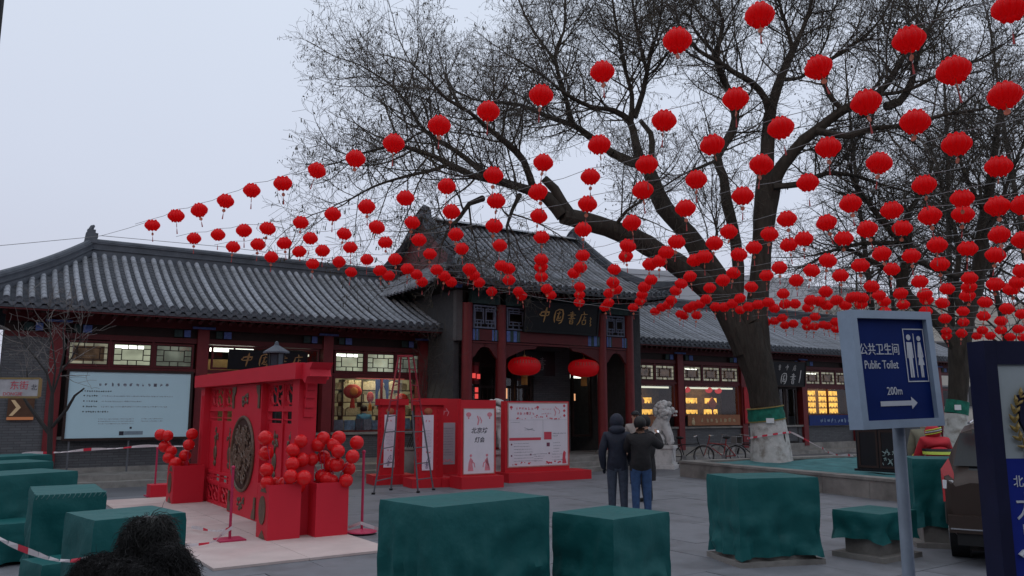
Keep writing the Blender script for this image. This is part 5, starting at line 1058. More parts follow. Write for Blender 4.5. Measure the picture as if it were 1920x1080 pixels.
for (zc, s_) in ((2.0, .14), (.20, .15)):
    q = MB(); rr = random.Random(int(zc * 10))
    for k in range(14): x, z = cx + rr.uniform(-1, 1) * s_ * 1.1, zc + rr.uniform(-1, 1) * s_ * .7; q.ball((x, .012, z), rr.uniform(.025, .05), 6, 4, (1, .5, 1))
    q.build('bronze_crest', M_bronze, gt)
q = MB(); frame_rect(q, -.16, -.04, .10, 2.1, -.01, .0, .012); q.build('post_moulding', M_gatered, gt)
# red flower boxes with sprays of red balls
def planter(pos, w, d, h, label, plaque=False):
    t = thing('planter_box', label, 'planter', pos, GA, group='red planter boxes of the festival gate')
    q = MB(); q.b(0, w, 0, .02, 0, h); q.b(0, w, d - .02, d, 0, h); q.b(0, .02, .02, d - .02, 0, h); q.b(w - .02, w, .02, d - .02, 0, h); q.b(.02, w - .02, .02, d - .02, h - .10, h - .08); q.build('box', M_gatered, t)
    q = MB(); rr = random.Random(int(w * 100))
    for k in range(30): q.ball((rr.uniform(.05, w - .05), rr.uniform(.05, d - .05), h - .07), rr.uniform(.02, .045), 6, 4, (1, 1, .6))
    q.build('pebbles', mat('pebble', (.3, .28, .26), .9, .5, 9), t, kind='stuff')
    if plaque:
        q = MB(); q.prism([(w * .5 + .14 * math.cos(2 * math.pi * i / 20), h * .52 + .20 * math.sin(2 * math.pi * i / 20)) for i in range(20)], -.014, .0); q.build('bronze_plaque', M_bronze, t)
        for z in (.06, h - .06): MB().prism([(w * .3, z - .05), (w * .8, z - .05), (w * .55, z + .06)], -.012, .0).build('bronze_corner', M_bronze, t)
    return t
def box_at(px_, py_, back):   # base corner nearest the street from its pixel, then shifted so that x runs to it
    r = at(px_, py_, 10) - Vector((0, 0, 1.87)); k = -1.87 / r.z; return Vector((r.x * k, r.y * k, .052))
c1 = box_at(500, 1022, 0); planter(c1 - GD * .50, .50, .47, .76, 'red planter box with bronze plaque at the street end of the gate', True)
c2 = box_at(590, 1015, 0); planter(c2 - GD * .50, .50, .50, .76, 'red planter box standing behind the gate post end', False)
c3 = box_at(322, 950, 0); planter(c3 - GD * .55, .55, .58, .72, 'red planter box at the far end of the gate by the display board', True)
c4 = box_at(281, 938, 0); t = thing('red_plinth', 'low red plinth block behind the far planter box', 'plinth', c4 - GD * .4 + Vector((0, 0, -.05)), GA); B('block', M_gatered, t, 0, .4, 0, .5, 0, .30)
def balls(label, lst, base, Y, sizes=.105):
    t = thing('ball_spray', label, 'decoration', base, 0, group='sprays of red balls in the planter boxes'); rr = random.Random(len(lst)); base = Vector(base)
    me = [None] * 1; q = MB(); q.smooth = True; q.ball((0, 0, 0), 1, 20, 14); bm_ = q.mesh('ball', M_ball); st_ = MB()
    for (x, y) in lst:
        yy = Y + rr.uniform(-.16, .16); p = at(x, y, yy) - base; r_ = sizes * rr.uniform(.92, 1.06); link('ball', bm_, t, p, scale=(r_, r_, r_))
        st_.tube([(p.x * .35, p.y * .35, .0), (p.x * .6, p.y * .6, p.z * .5), tuple(p)], .006, 5)
    st_.build('stems', M_stand, t)
b1 = c1 - GD * .25 + GN * .22 + Vector((0, 0, .68))
balls('spray of red balls in the plaque planter at the street end', [(498, 821), (499, 850), (500, 881), (501, 905), (564, 827), (549, 844), (548, 870), (566, 862), (545, 893), (570, 896), (533, 908), (559, 912), (519, 908)], b1, b1.y)
b2 = c2 - GD * .25 + GN * .25 + Vector((0, 0, .68))
balls('tall spray of red balls in the planter behind the post', [(597, 834), (606, 822), (635, 821), (626, 834), (634, 846), (585, 861), (607, 857), (620, 872), (632, 871), (669, 830), (661, 856), (654, 879), (649, 901), (613, 899), (622, 902), (604, 893)], b2, b2.y)
b3 = c3 - GD * .3 + GN * .28 + Vector((0, 0, .62))
balls('V-shaped spray of red balls before the pale blue board', [(301, 815), (314, 817), (309, 837), (321, 846), (316, 858), (329, 869), (344, 869), (347, 854), (354, 834), (360, 814)], b3, b3.y, .118)
def stanchion(label, x, y, h, m=M_stand, sq=True):
    p = box_at(x, y, 0); t = thing('stanchion', label, 'stanchion', p, GA, group='pink barrier posts')
    if sq: MB().box((0, 0, .012), (.36, .36, .02)).build('base', m, t)
    else: q = MB(); q.lathe([(0, .05), (.06, .045), (.22, .015), (.23, 0), (0, 0)], 24); q.build('base', m, t)
    MB().tube([(0, 0, .02), (0, 0, h)], .02, 10).build('post', m, t); q = MB(); q.smooth = True; q.ball((0, 0, h), .03, 10, 6); q.build('cap', m, t); return p
s1p = stanchion('pink barrier post with square base in front of the medallion', 430, 1020, 1.0); s2p = stanchion('pink barrier post with round base beside the ball sprays', 678, 1004, 1.18, sq=False); stanchion('pink barrier post behind the low red plinth', 289, 935, 1.0)
def tape(label, pts, w=.05, loops=0, sag=.0):
    q = MB(); P, _ = smooth_path(pts, [1] * len(pts), .14); 
    for i in range(len(P) - 1):
        q.cur = 1 if (i % 5 in (3,)) else 0; a, b_ = P[i], P[i + 1]; k = .5 + .5 * math.sin(i * .9); up = Vector((0, 0, w)) * (.35 + .65 * k) + Vector((0, w * .4 * (1 - k), 0)); up2 = Vector((0, 0, w)) * (.35 + .65 * (.5 + .5 * math.sin((i + 1) * .9)))
        q.add([a, b_, b_ + up2, a + up], [(0, 1, 2, 3)])
    me = q.mesh('warning_tape', [M_tape_w, M_tape_r]); link('warning_tape', me, None, label=label, cat='tape', group='warning tapes')
tape('red and white warning tape drooping across the green covers', [(-4.9, 7.2, 1.10), (-4.2, 6.75, .82), (-3.55, 6.35, .73), (-2.95, 5.95, .78), (-2.6, 5.75, .74), (-2.2, 5.3, .70)], .05)
tape('red and white warning tape strung along the grey wall under the board', [at(40, 853, 16.8), at(100, 850, 17), at(200, 843, 17.6), at(290, 838, 18), at(365, 838, 18.4)], .06)
tape('crumpled warning tape lying on the plywood around the post base', [s1p + Vector((-.9, .9, .03)), s1p + Vector((-.5, .5, .05)), s1p + Vector((-.1, .1, .10)), s1p + Vector((.05, -.05, .16)), s1p + Vector((-.12, -.02, .05)), s1p + Vector((-.1, -.5, .03)), s1p + Vector((-.55, -1.0, .02))], .05)
tape('warning tape trailing on the ground from the round post base', [s2p + Vector((-.2, -.02, .05)), s2p + Vector((.0, -.1, .12)), s2p + Vector((.2, -.05, .04)), s2p + Vector((.5, -.35, .02)), s2p + Vector((.8, -.6, .0))], .05)
tape('warning tape stretched from the tree trunk down over the green netting', [tb + Vector((.55, -.1, .82)), at(1535, 838, 22.5), at(1560, 852, 21), at(1600, 856, 19.6)], .06)

# ------------------------------------------------------------------ red exhibition panels
PA = R(31)
def gpt(x, y): r = at(x, y, 10) - Vector((0, 0, 1.87)); k = -1.87 / r.z; return Vector((r.x * k, r.y * k, 0))
def decor_lantern(q, x, z, s, y):
    q.prism([(x + s * math.cos(2 * math.pi * i / 14), z + s * .8 * math.sin(2 * math.pi * i / 14)) for i in range(14)], y, y - .003); q.b(x - s * .25, x + s * .25, y, y - .003, z - s * 1.5, z - s * .85)
t = thing('plan_board', 'wide red exhibition panel with pale plan sheet on a red base', 'panel', gpt(947, 906), PA)
B('base', M_panelred, t, -.05, 2.55, -.28, .5, 0, .26); q = MB(); q.b(0, 2.02, .0, .22, .26, 2.09); q.build('panel', M_panelred, t)
B('sheet', M_paper, t, .09, 1.97, -.008, 0, .40, 2.04)
q = MB(); frame_rect(q, .07, 1.99, .38, 2.06, -.014, -.001, .03); q.build('gold_edge', mat('edge_pink', (.42, .22, .20), .6), t)
rr = random.Random(9); q = MB()
for x in (.18, 1.0): decor_lantern(q, x, 1.93, .045, -.009)
for k in range(3): q.prism([(1.86 - .045, 1.97 - k * .13), (1.86, 2.015 - k * .13), (1.905, 1.97 - k * .13), (1.86, 1.925 - k * .13)], -.009, -.012)
q.b(.12, 1.1, -.009, -.012, 1.07, 1.14); q.b(1.2, 1.44, -.009, -.012, 1.08, 1.28)
for k in range(26): x = rr.uniform(.2, 1.75); q.ball((x, -.009, 1.62 + rr.uniform(0, .05) + (.05 if .9 < x < 1.3 else 0)), rr.uniform(.012, .03), 6, 4, (1, .1, .8))
for k in range(22): x = rr.choice((rr.uniform(.15, .8), rr.uniform(1.25, 1.9))); q.ball((x, -.009, .45 + rr.uniform(0, .06)), rr.uniform(.012, .035), 6, 4, (1, .1, .8))
q.prism([(1.78, .44), (1.92, .44), (1.88, .6), (1.9, .72), (1.84, .78), (1.8, .7)], -.009, -.012); q.build('red_print_pattern', M_textred, t, kind='stuff')
q = MB(); glyphs(q, .32, .95, 1.86, .085, -.009, rr, dens=5); glyphs(q, .36, .95, 1.73, .085, -.009, rr, dens=5); glyphs(q, 1.12, 1.42, 1.86, .05, -.009, rr); glyphs(q, 1.12, 1.42, 1.74, .05, -.009, rr); q.ribbon([(1.52, 1.9, .02), (1.58, 1.8, .03), (1.55, 1.7, .02)]  , -.009, -.012); q.ribbon([(1.56, 1.95, .02), (1.64, 1.88, .03)], -.009, -.012); q.ribbon([(1.66, 1.9, .015), (1.72, 1.82, .02), (1.68, 1.76, .02)], -.009, -.012); q.build('pink_lettering', M_pinkink, t, kind='stuff')
q = MB()
for z in (1.60,): q.b(.1, 1.95, -.009, -.011, z - .004, z)
q.b(1.165, 1.17, -.009, -.011, 1.1, 1.6)
for z in [.98 - k * .075 for k in range(7)]: glyphs(q, .26, .26 + rr.uniform(.3, .75), z, .024, -.009, rr); glyphs(q, 1.5 if z > .75 else 1.45, 1.45 + rr.uniform(.2, .45), z, .024, -.009, rr)
for z in [.70 - k * .06 for k in range(4)]: glyphs(q, .88, .88 + rr.uniform(.25, .42), z, .022, -.009, rr)
for k in range(6): q.ribbon([(rr.uniform(.55, .95), rr.uniform(1.3, 1.5), .008), (rr.uniform(.55, .95), rr.uniform(1.3, 1.45), .006)], -.009, -.011)
glyphs(q, .16, .45, 1.53, .02, -.009, rr); glyphs(q, 1.48, 1.9, 1.22, .04, -.009, rr); glyphs(q, 1.48, 1.66, 1.15, .04, -.009, rr); q.build('fine_print', M_textgrey, t, kind='stuff')
q = MB()
for x, z in ((.19, .97), (.19, .68), (.78, .70), (1.36, .72)): q.ball((x, -.009, z), .026, 8, 5, (1, .1, 1))
q.b(1.28, 1.38, -.009, -.012, .90, 1.0); q.build('dark_dots', mat('plum_ink', (.16, .04, .08), .6), t, kind='stuff')
t = thing('title_board', 'red panel with tall white sheet and black brush title', 'panel', gpt(866, 918), PA)
B('base', M_panelred, t, -.12, 1.02, -.22, .42, 0, .30); B('panel', M_panelred, t, -.04, .92, .0, .16, .30, 2.10); B('sheet', M_paper, t, .04, .86, -.008, 0, .36, 1.88)
q = MB(); frame_rect(q, .02, .88, .34, 1.90, -.012, 0, .02); q.build('gold_edge', MATS['edge_pink'], t)
link('brush_title', text_mesh('北京坊', .15, M_text, shear=.2, bold=.002), t, (.45, -.009, 1.36)); link('brush_title', text_mesh('灯会', .14, M_text, shear=.2, bold=.002), t, (.46, -.009, 1.14))
q = MB(); decor_lantern(q, .16, 1.75, .07, -.009); decor_lantern(q, .74, 1.75, .07, -.009); q.ribbon([(.40, 1.72, .03), (.44, 1.62, .04), (.41, 1.5, .03)], -.009, -.012); q.ribbon([(.46, 1.7, .02), (.52, 1.6, .03), (.5, 1.54, .02)], -.009, -.012)
for x, k in ((.22, 1), (.68, -1)): q.prism([(x - .07, .42), (x + .08, .42), (x + .05, .58), (x + .07 * k, .66), (x, .74), (x - .05, .62)], -.009, -.012); q.ball((x + .01 * k, -.009, .78), .035, 8, 5, (1, .1, 1)); q.ribbon([(x, .66, .02), (x + .1 * k, .60, .03), (x + .12 * k, .5, .02)], -.009, -.012)
q.build('red_print_pattern', M_pinkink, t, kind='stuff')
t = thing('notice_board', 'plain red panel with grey text sheet between the scroll stand and brush title panel', 'panel', gpt(812, 903), PA)
B('panel', M_panelred, t, -.05, .86, .1, .24, 0, 2.16); B('base', M_panelred, t, -.1, 1.05, -.05, .4, 0, .16); B('sheet', mat('grey_sheet', (.36, .32, .36), .7, .05), t, .1, .68, .092, .1, .42, 1.52); B('side_block', M_panelred, t, .02, .22, -.05, .1, .16, .66)
q = MB(); rr = random.Random(2)
for k in range(11): glyphs(q, .14, .62, 1.36 - k * .07, .022, .091, rr)
q.build('fine_print', mat('mid_ink', (.15, .14, .17), .7), t, kind='stuff')
q = MB(); q.ribbon([(.28, 1.92, .03), (.34, 1.80, .04), (.30, 1.66, .03)], .099, .094); q.ribbon([(.40, 1.9, .02), (.48, 1.8, .03), (.44, 1.7, .02)], .099, .094); q.ribbon([(.24, 1.8, .02), (.46, 1.84, .02)], .099, .094)
for k in range(14): q.ball((.15 + k * .035, .09, .47 + rr.uniform(0, .08)), .03, 6, 4, (1, .1, .7))
q.build('pink_print_pattern', M_pinkink, t, kind='stuff')
def scroll_stand(pos, label):
    t = thing('scroll_stand', label, 'stand', pos, PA - R(6), group='red scroll stands')
    B('base', M_panelred, t, -.22, .85, -.2, .5, 0, .24); B('base_block', M_panelred, t, .52, .98, -.26, .3, 0, .22)
    B('column', M_panelred, t, 0, .46, .0, .32, .24, 2.10); B('side_panel', M_panelred, t, .46, .64, .04, .28, .24, 2.10); B('cap', M_panelred, t, -.06, .70, -.07, .38, 1.98, 2.14)
    q = MB()
    for k in range(9): q.b(-.03, .0, .02, .10, .45 + k * .17, .52 + k * .17); q.b(.46, .49, -.02, .03, .45 + k * .17, .52 + k * .17)
    q.build('fret_edge', M_panelred, t); B('scroll', mat('scroll_white', (.76, .70, .80), .6, .04), t, .08, .36, -.02, -.012, .42, 1.74)
    q = MB(); q.smooth = True; q.ball((.22, -.02, 1.83), .10, 12, 8, (1.1, .3, .8)); q.build('hanging_knot', mat('scroll_knot', (.40, .12, .06), .5, .3, 20), t)
    rr = random.Random(8); q = MB()
    for k in range(12): glyphs(q, .12, .32, 1.36 - k * .035, .016, -.0205, rr)
    q.build('fine_print', M_textgrey, t, kind='stuff'); q = MB(); glyphs(q, .15, .32, 1.56, .07, -.0205, rr); glyphs(q, .16, .28, .82, .07, -.0205, rr); q.build('pink_lettering', M_pinkink, t, kind='stuff')
    q = MB(); brush(q, 'shu', .13, .46, .14, -.0205, -.023); brush(q, 'dian', .18, .60, .13, -.0205, -.023); q.build('brush_title', mat('purple_ink', (.14, .09, .2), .6), t); return t
scroll_stand(gpt(712, 909), 'red scroll stand with white scroll, the one behind the ladder side nearest the gate'); scroll_stand(gpt(784, 916), 'red scroll stand with white scroll beside the grey notice panel')
# stepladder
fa, fb_, fc, fd = gpt(700, 929), gpt(733, 921), gpt(784, 926), gpt(813, 921)
t = thing('stepladder', 'tall open stepladder with red upper half before the scroll stands', 'ladder', fa); o = fa; top = [at(747, 670, 18.3), at(752, 668, 18.7), at(766, 669, 18.4), at(775, 671, 18.7)]
rl = [(fa, top[0]), (fb_, top[1]), (fc, top[2]), (fd, top[3])]
for a, c_ in rl:
    m_ = a.lerp(c_, .60); MB().tube([a - o, m_ - o], .019, 8).build('lower_rail', M_alu, t); MB().tube([m_ - o, c_ - o], .021, 8).build('upper_rail', M_ladred, t); MB().box(a - o + Vector((0, 0, .03)), (.07, .09, .06)).build('rubber_foot', M_rubber, t)
for (i, j) in ((0, 1), (2, 3)):
    for k in range(8): f = .10 + k * .115; p0, p1 = rl[i][0].lerp(rl[i][1], f), rl[j][0].lerp(rl[j][1], f); MB().tube([p0 - o, p1 - o], .013, 6).build('rung', M_alu if f < .6 else M_ladred, t)
MB().tube([rl[0][0].lerp(rl[0][1], .45) - o, rl[2][0].lerp(rl[2][1], .45) - o], .010, 5).build('spreader', M_alu, t)
q = MB(); q.box((top[0] + top[1] + top[2] + top[3]) / 4 - o + Vector((0, 0, .02)), (.34, .26, .04)); q.build('top_plate', M_ladred, t)
# pot with bare shrub
t = thing('stone_pot', 'round grey stone pot behind the scroll stands', 'pot', gpt(770, 893)); q = MB(); q.smooth = True; q.lathe([(0, 0), (.30, 0), (.40, .25), (.43, .55), (.40, .72), (.44, .76), (.44, .80), (.38, .80), (.36, .72), (0, .72)], 28); q.build('pot', M_stone, t)
pp = gpt(770, 893); lm_ = []
for k, (x, y) in enumerate(((805, 640), (822, 620), (834, 650), (842, 690), (796, 690), (790, 740))):
    e_ = at(x, y, pp.y + .2 * (k % 3) - .2); lm_.append(([pp + Vector((.05 * (k - 3), 0, .7)), pp.lerp(e_, .5) + Vector((.1, 0, .3)), e_], [.016, .012, .005], .35))
tree('bare_shrub', 'thin bare shrub stems leaning out of the grey stone pot', 'shrub', lm_, tuple(pp + Vector((0, 0, .7))), 41, dens=.4, twig_m=M_twig, L1=.8, l1sp=.4, sides=6, minr=.004)
# stone lions
def lion(pos, rz, label):
    t = thing('stone_lion', label, 'statue', pos, rz, group='guardian lions')
    q = MB(); q.box((0, 0, .06), (.74, .92, .12)); q.box((0, 0, .38), (.60, .78, .52)); q.box((0, 0, .685), (.70, .90, .09)); q.box((0, 0, .15), (.68, .86, .06)); q.build('pedestal', M_marble, t)
    q = MB(); q.prism([(-.31, .62), (.31, .62), (.12, .40), (0, .25), (-.12, .40)], -.41, -.39); q.build('pedestal_cloth', M_marble, t)
    # seated body in one skin: front faces -y
    me = bpy.data.meshes.new('body'); P = [(0, .18, .28), (0, .12, .5), (0, -.02, .74), (0, -.10, .92), (0, -.20, 1.08), (0, -.36, 1.05), (.13, -.12, .62), (.15, -.26, .34), (.15, -.30, .10), (.15, -.37, .06), (-.13, -.12, .62), (-.15, -.26, .34), (-.15, -.30, .10), (-.15, -.37, .06), (.20, .12, .26), (.22, -.10, .22), (.22, -.02, .08), (.22, -.16, .06), (-.20, .12, .26), (-.22, -.10, .22), (-.22, -.02, .08), (-.22, -.16, .06), (0, .34, .3), (0, .40, .6)]
    Rr = [.22, .22, .22, .19, .23, .15, .13, .095, .085, .08, .13, .095, .085, .08, .17, .12, .08, .08, .17, .12, .08, .08, .07, .09]
    E_ = [(0, 1), (1, 2), (2, 3), (3, 4), (4, 5), (2, 6), (6, 7), (7, 8), (8, 9), (2, 10), (10, 11), (11, 12), (12, 13), (0, 14), (14, 15), (15, 16), (16, 17), (0, 18), (18, 19), (19, 20), (20, 21), (0, 22), (22, 23)]
    b_ = link('body', skin_mesh(P, E_, [r * 1.12 for r in Rr], M_marble), t, (0, 0, .73))
    q = MB(); q.smooth = True; rr = random.Random(3)
    for k in range(85):
        a = rr.uniform(0, 6.28); c_ = rr.uniform(-.5, 1); x, y, z = math.cos(a) * math.sqrt(1 - c_ * c_) if c_ * c_ < 1 else 0, math.sin(a), c_
        p = Vector((rr.gauss(0, 1), rr.gauss(.35, .8), rr.gauss(.25, .8))).normalized(); 
        if p.y < -.45 and abs(p.x) < .7: continue
        q.ball(Vector((0, -.14, 1.82)) + Vector((p.x * .31, p.y * .31, p.z * .29)), .078, 8, 6)
    q.build('mane_curls', M_marble, t)
    q = MB(); q.smooth = True
    for s in (-1, 1): q.ball((s * .075, -.405, 1.875), .04, 8, 6); q.ball((s * .2, -.2, 1.98), .06, 8, 6, (.6, 1, 1.2))
    q.ball((0, -.50, 1.80), .065, 10, 6, (1.2, .8, .8)); q.box((0, -.47, 1.69), (.18, .1, .05)); q.build('face', M_marble, t); return t
lion(fw(5.0, -1.80), FA + R(35), 'white stone guardian lion on pedestal facing the bicycles by the last red column')
lion(fw(-1.3, -1.75), FA + R(-20), 'white stone guardian lion half hidden between the exhibition panels')
# ------------------------------------------------------------------ walled tree bed, netting, dark cabinet
c0 = Vector((4.69, 22.8, 0)); BD = Vector((.454, -.891, 0)); BA = math.atan2(-.891, .454); BN = Vector((.891, .454, 0))
bed = thing('tree_bed', 'low stone walled bed round the two lime-washed trees', 'planter', c0, BA)
for k in range(6): B('kerb_block', M_conc, bed, k * 1.25 + .004, (k + 1) * 1.25 - .004, 0, .32, 0, .40); B('coping', M_conc, bed, k * 1.25 + .003, (k + 1) * 1.25 - .003, -.03, .36, .402, .46 + rnd.uniform(0, .004))
for k in range(9): B('kerb_block', M_conc, bed, .0, .32, .325 + k * 1.2, .325 + (k + 1) * 1.2 - .008, 0, .40); B('coping', M_conc, bed, -.03, .36, .365 + k * 1.2, .365 + (k + 1) * 1.2 - .008, .402, .46)
B('soil', mat('soil', (.07, .06, .05), .95), bed, .32, 8, .32, 11, 0, .34)
q = MB(); q.smooth = True; nx, ny = 40, 50; rr = random.Random(1)
vs = []
for i in range(nx + 1):
    for j in range(ny + 1):
        x, y = .34 + 7.4 * i / nx, .34 + 10.4 * j / ny; z = .40 + .07 * mnoise.noise(Vector((x * .9, y * .9, 3))) + .025 * mnoise.noise(Vector((x * 3, y * 3, 1)))
        vs.append((x, y, max(z, .36)))
q.add(vs, [(i * (ny + 1) + j, (i + 1) * (ny + 1) + j, (i + 1) * (ny + 1) + j + 1, i * (ny + 1) + j + 1) for i in range(nx) for j in range(ny)])
nme = q.mesh('ground_netting', M_net); link('ground_netting', nme, None, c0, BA, label='green dust netting spread over the walled tree bed', cat='netting')
t = thing('dark_cabinet', 'dark wooden cabinet with pale scrawls standing on the bed wall behind the sign pole', 'cabinet', Vector((8.05, 19.0, .465)), math.atan2(-.75, .66))
q = MB(); q.b(0, 1.05, 0, .5, .05, .97); q.build('body', M_black, t); B('base', M_black, t, -.05, 1.10, -.05, .55, 0, .05); B('top', M_black, t, -.03, 1.08, -.03, .53, .97, 1.0)
for k in range(2): q = MB(); frame_rect(q, .04 + k * .5, .51 + k * .5, .08, .94, -.015, 0, .05); q.build('door', M_darkwood, t)
q = MB(); rr = random.Random(5)
for k in range(26): x, z = .62 + rr.uniform(0, .34), .14 + rr.uniform(0, .34); q.ribbon([(x, z, .012), (x + rr.uniform(-.04, .06), z + rr.uniform(-.03, .06), .014), (x + rr.uniform(-.03, .07), z + rr.uniform(-.06, .06), .008)], -.016, -.02)
q.build('chalk_scrawl', mat('chalk', (.3, .4, .4), .8), t)

# ------------------------------------------------------------------ cloth covered stone planters
def covered(corner, ang, wx, wy, h, drop, label, seed, base=True, sagz=.02, wr=.040, tie=None, inset=.1):
    t = thing('covered_planter', label, 'covered planter', corner, ang, group='stone planters wrapped in green cloth')
    per = []; nx_, ny_ = max(10, int(wx / .05)), max(10, int(wy / .05))
    for i in range(nx_): per.append((wx * i / nx_, 0, 0, -1))
    for i in range(ny_): per.append((wx, wy * i / ny_, 1, 0))
    for i in range(nx_): per.append((wx * (1 - i / nx_), wy, 0, 1))
    for i in range(ny_): per.append((0, wy * (1 - i / ny_), -1, 0))
    n = len(per); rows = max(8, int((h - drop) / .055)); cx, cy = wx / 2, wy / 2; rg = random.Random(seed); ox = rg.uniform(0, 50)
    mb = MB(); mb.smooth = True; vs = []
    for r_ in range(rows + 1):
        f = r_ / rows
        for i, (x, y, a, b_) in enumerate(per):
            z = h - (h - drop) * f
            dc = min(abs(x) + abs(y), abs(x - wx) + abs(y), abs(x) + abs(y - wy), abs(x - wx) + abs(y - wy))
            s_ = x * (1 if b_ else 0) + y * (1 if a else 0)
            amp = wr * (.22 + 1.5 * f) * min(1, dc / .12 + .3)
            q3 = Vector((s_ * 3.2 + ox + a * 7 + b_ * 13, z * 1.5, ox)); n1 = mnoise.noise(q3); n2 = .35 - abs(mnoise.noise(Vector((s_ * 2.6 + z * 1.4 + a * 5 + ox, z * 2.2 - s_ * .8, b_ * 9)))) * 1.5; n3 = mnoise.noise(Vector((s_ * 9, z * 7 + ox, a + b_))); o = amp * (.8 * n1 + 1.1 * n2 + .6 * n3 + .35 * math.sin(s_ * 23 + 5 * n1 + ox) * (.4 + .6 * f)) - .010 * f - .03 * max(0, f - .75) + (.045 * max(0, f - .86) / .14 * max(0, 1 - dc / .16))
            if tie is not None: o -= .014 * math.exp(-((z - tie) / .04) ** 2)
            zz = z + (.028 * mnoise.noise(Vector((s_ * 3 + ox, a, b_))) - .03 * max(0, 1 - dc / .12) if r_ == rows else 0)
            if r_ == 0: o -= .012
            vs.append((x + a * o + (-.012 if r_ == 0 else 0) * (1 if x > cx else -1) * (0 if a else 1), y + b_ * o, zz))
    fs = [(r_ * n + (i + 1) % n, r_ * n + i, (r_ + 1) * n + i, (r_ + 1) * n + (i + 1) % n) for r_ in range(rows) for i in range(n)]
    # top in shrinking rings
    o0 = len(vs); K = 8
    for k in range(1, K):
        f = 1 - k / K
        for (x, y, a, b_) in per: px_, py_ = cx + (x - cx) * f, cy + (y - cy) * f; vs.append((px_, py_, h + .006 - sagz * (1 - f * f) + .012 * mnoise.noise(Vector((px_ * 4 + ox, py_ * 4, 2)))))
    vs.append((cx, cy, h - sagz))
    def idx(k, i): return (i % n) if k == 0 else o0 + (k - 1) * n + i % n
    for k in range(K - 1): fs += [(idx(k, i), idx(k, i + 1), idx(k + 1, i + 1), idx(k + 1, i)) for i in range(n)]
    fs += [(idx(K - 1, i), idx(K - 1, i + 1), len(vs) - 1) for i in range(n)]
    mb.add(vs, fs); mb.build('cloth_cover', M_cloth, t)
    if seed == 7:     # rough pale stitching along the top edges
        q = MB(); L_ = wx if seed != 1 else wy
        for i in range(int(wx / .045)): x = .02 + i * .045; q.tube([(x, -.012, h - .035 + rg.uniform(-.008, .008)), (x + .018, -.016, h - .012), (x + .026, .01, h + .012)], .0035, 4)
        q.build('stitching', mat('thread', (.10, .20, .20), .9), t, kind='stuff')
    if base:
        B('stone_foot', M_conc, t, inset, wx - inset, inset, wy - inset, .085, max(drop + .08, .3)); B('stone_slab', M_conc, t, -.02, wx + .02, -.02, wy + .02, 0, .085)
    return t
an = lambda a, b_: math.atan2(b_[1] - a[1], b_[0] - a[0])
covered((-.667, 6.94, 0), R(42), 1.38, .84, 1.05, .14, 'widest green covered planter at the picture edge, before the exhibition panels', 1)
covered((.947, 7.69, 0), R(43), .88, .80, .85, .10, 'lower green covered planter standing before the two men', 2, tie=.42)
covered((2.70, 9.77, 0), R(14), 1.10, .80, 1.05, .13, 'tall square green covered planter beside the tree bed wall', 3, wr=.042, tie=.40, inset=.06)
covered((4.50, 10.05, 0), R(35), .84, .66, .60, .27, 'low green covered planter on a stone slab behind the sign pole', 4, wr=.05)
covered((5.50, 11.2, 0), R(-16), .85, .8, 1.20, .30, 'green covered planter between the sign pole and the brown car', 5)
covered((-3.115, 6.13, 0), R(45), .70, .70, 1.05, .12, 'green covered planter in the row, just behind the dark haired woman', 6)
covered((-4.61, 7.9, 0), R(33), .64, 1.1, 1.05, .10, 'green covered planter in the row with ragged stitched top edge, crossed by tape', 7, wr=.05)
covered((-6.40, 10.2, 0), R(58), 1.0, .9, 1.05, .12, 'green covered planter in the row, third from the dark haired woman', 8)
covered((-7.95, 12.3, 0), R(55), 1.0, .9, 1.05, .12, 'green covered planter in the row, fourth from the dark haired woman', 9)
covered((-9.2, 13.9, 0), R(55), 1.3, .9, 1.05, .12, 'green covered planter farthest along the row, near the sapling', 10)
covered((-4.167, 7.35, 0), R(50), .42, .5, .5, .06, 'small low green covered seat block next to the woman', 11, base=False)
covered((-6.10, 9.7, 0), R(45), .5, .6, .52, .06, 'small low green covered seat block between two tall covered planters', 12, base=False)

# ------------------------------------------------------------------ street lamp behind the gate, dark pole
t = thing('street_lamp', 'dark lantern-headed street lamp standing behind the red gate', 'street lamp', Vector((-4.49, 15.2, 0)))
MB().tube([(0, 0, 0), (0, 0, 2.5)], [.06, .045], 10).build('post', M_black, t); q = MB(); q.lathe([(.0, 3.16), (.03, 3.15), (.05, 3.08), (.25, 2.96), (.255, 2.93), (0, 2.93)], 6); q.build('roof', mat('lamp_roof', (.07, .085, .11), .5), t)
q = MB(); q.lathe([(.15, 2.92), (.13, 2.55), (0, 2.55)], 6); q.build('glass_body', mat('lamp_glass', (.035, .05, .07), .25, spec=.6), t); q = MB()
for k in range(6): a = 2 * math.pi * k / 6; q.tube([(.155 * math.cos(a), .155 * math.sin(a), 2.93), (.135 * math.cos(a), .135 * math.sin(a), 2.53)], .012, 4)
q.lathe([(.0, 2.55), (.15, 2.55), (.12, 2.49), (.05, 2.46), (0, 2.46)], 6); q.build('frame', M_black, t)
pq = at(0, 60, 7); t = thing('utility_pole', 'dark pole just entering the frame in the empty sky corner', 'pole', (pq.x - .06, 7, 0)); MB().tube([(0, 0, 0), (0, 0, 8)], .06, 10).build('post', M_black, t)

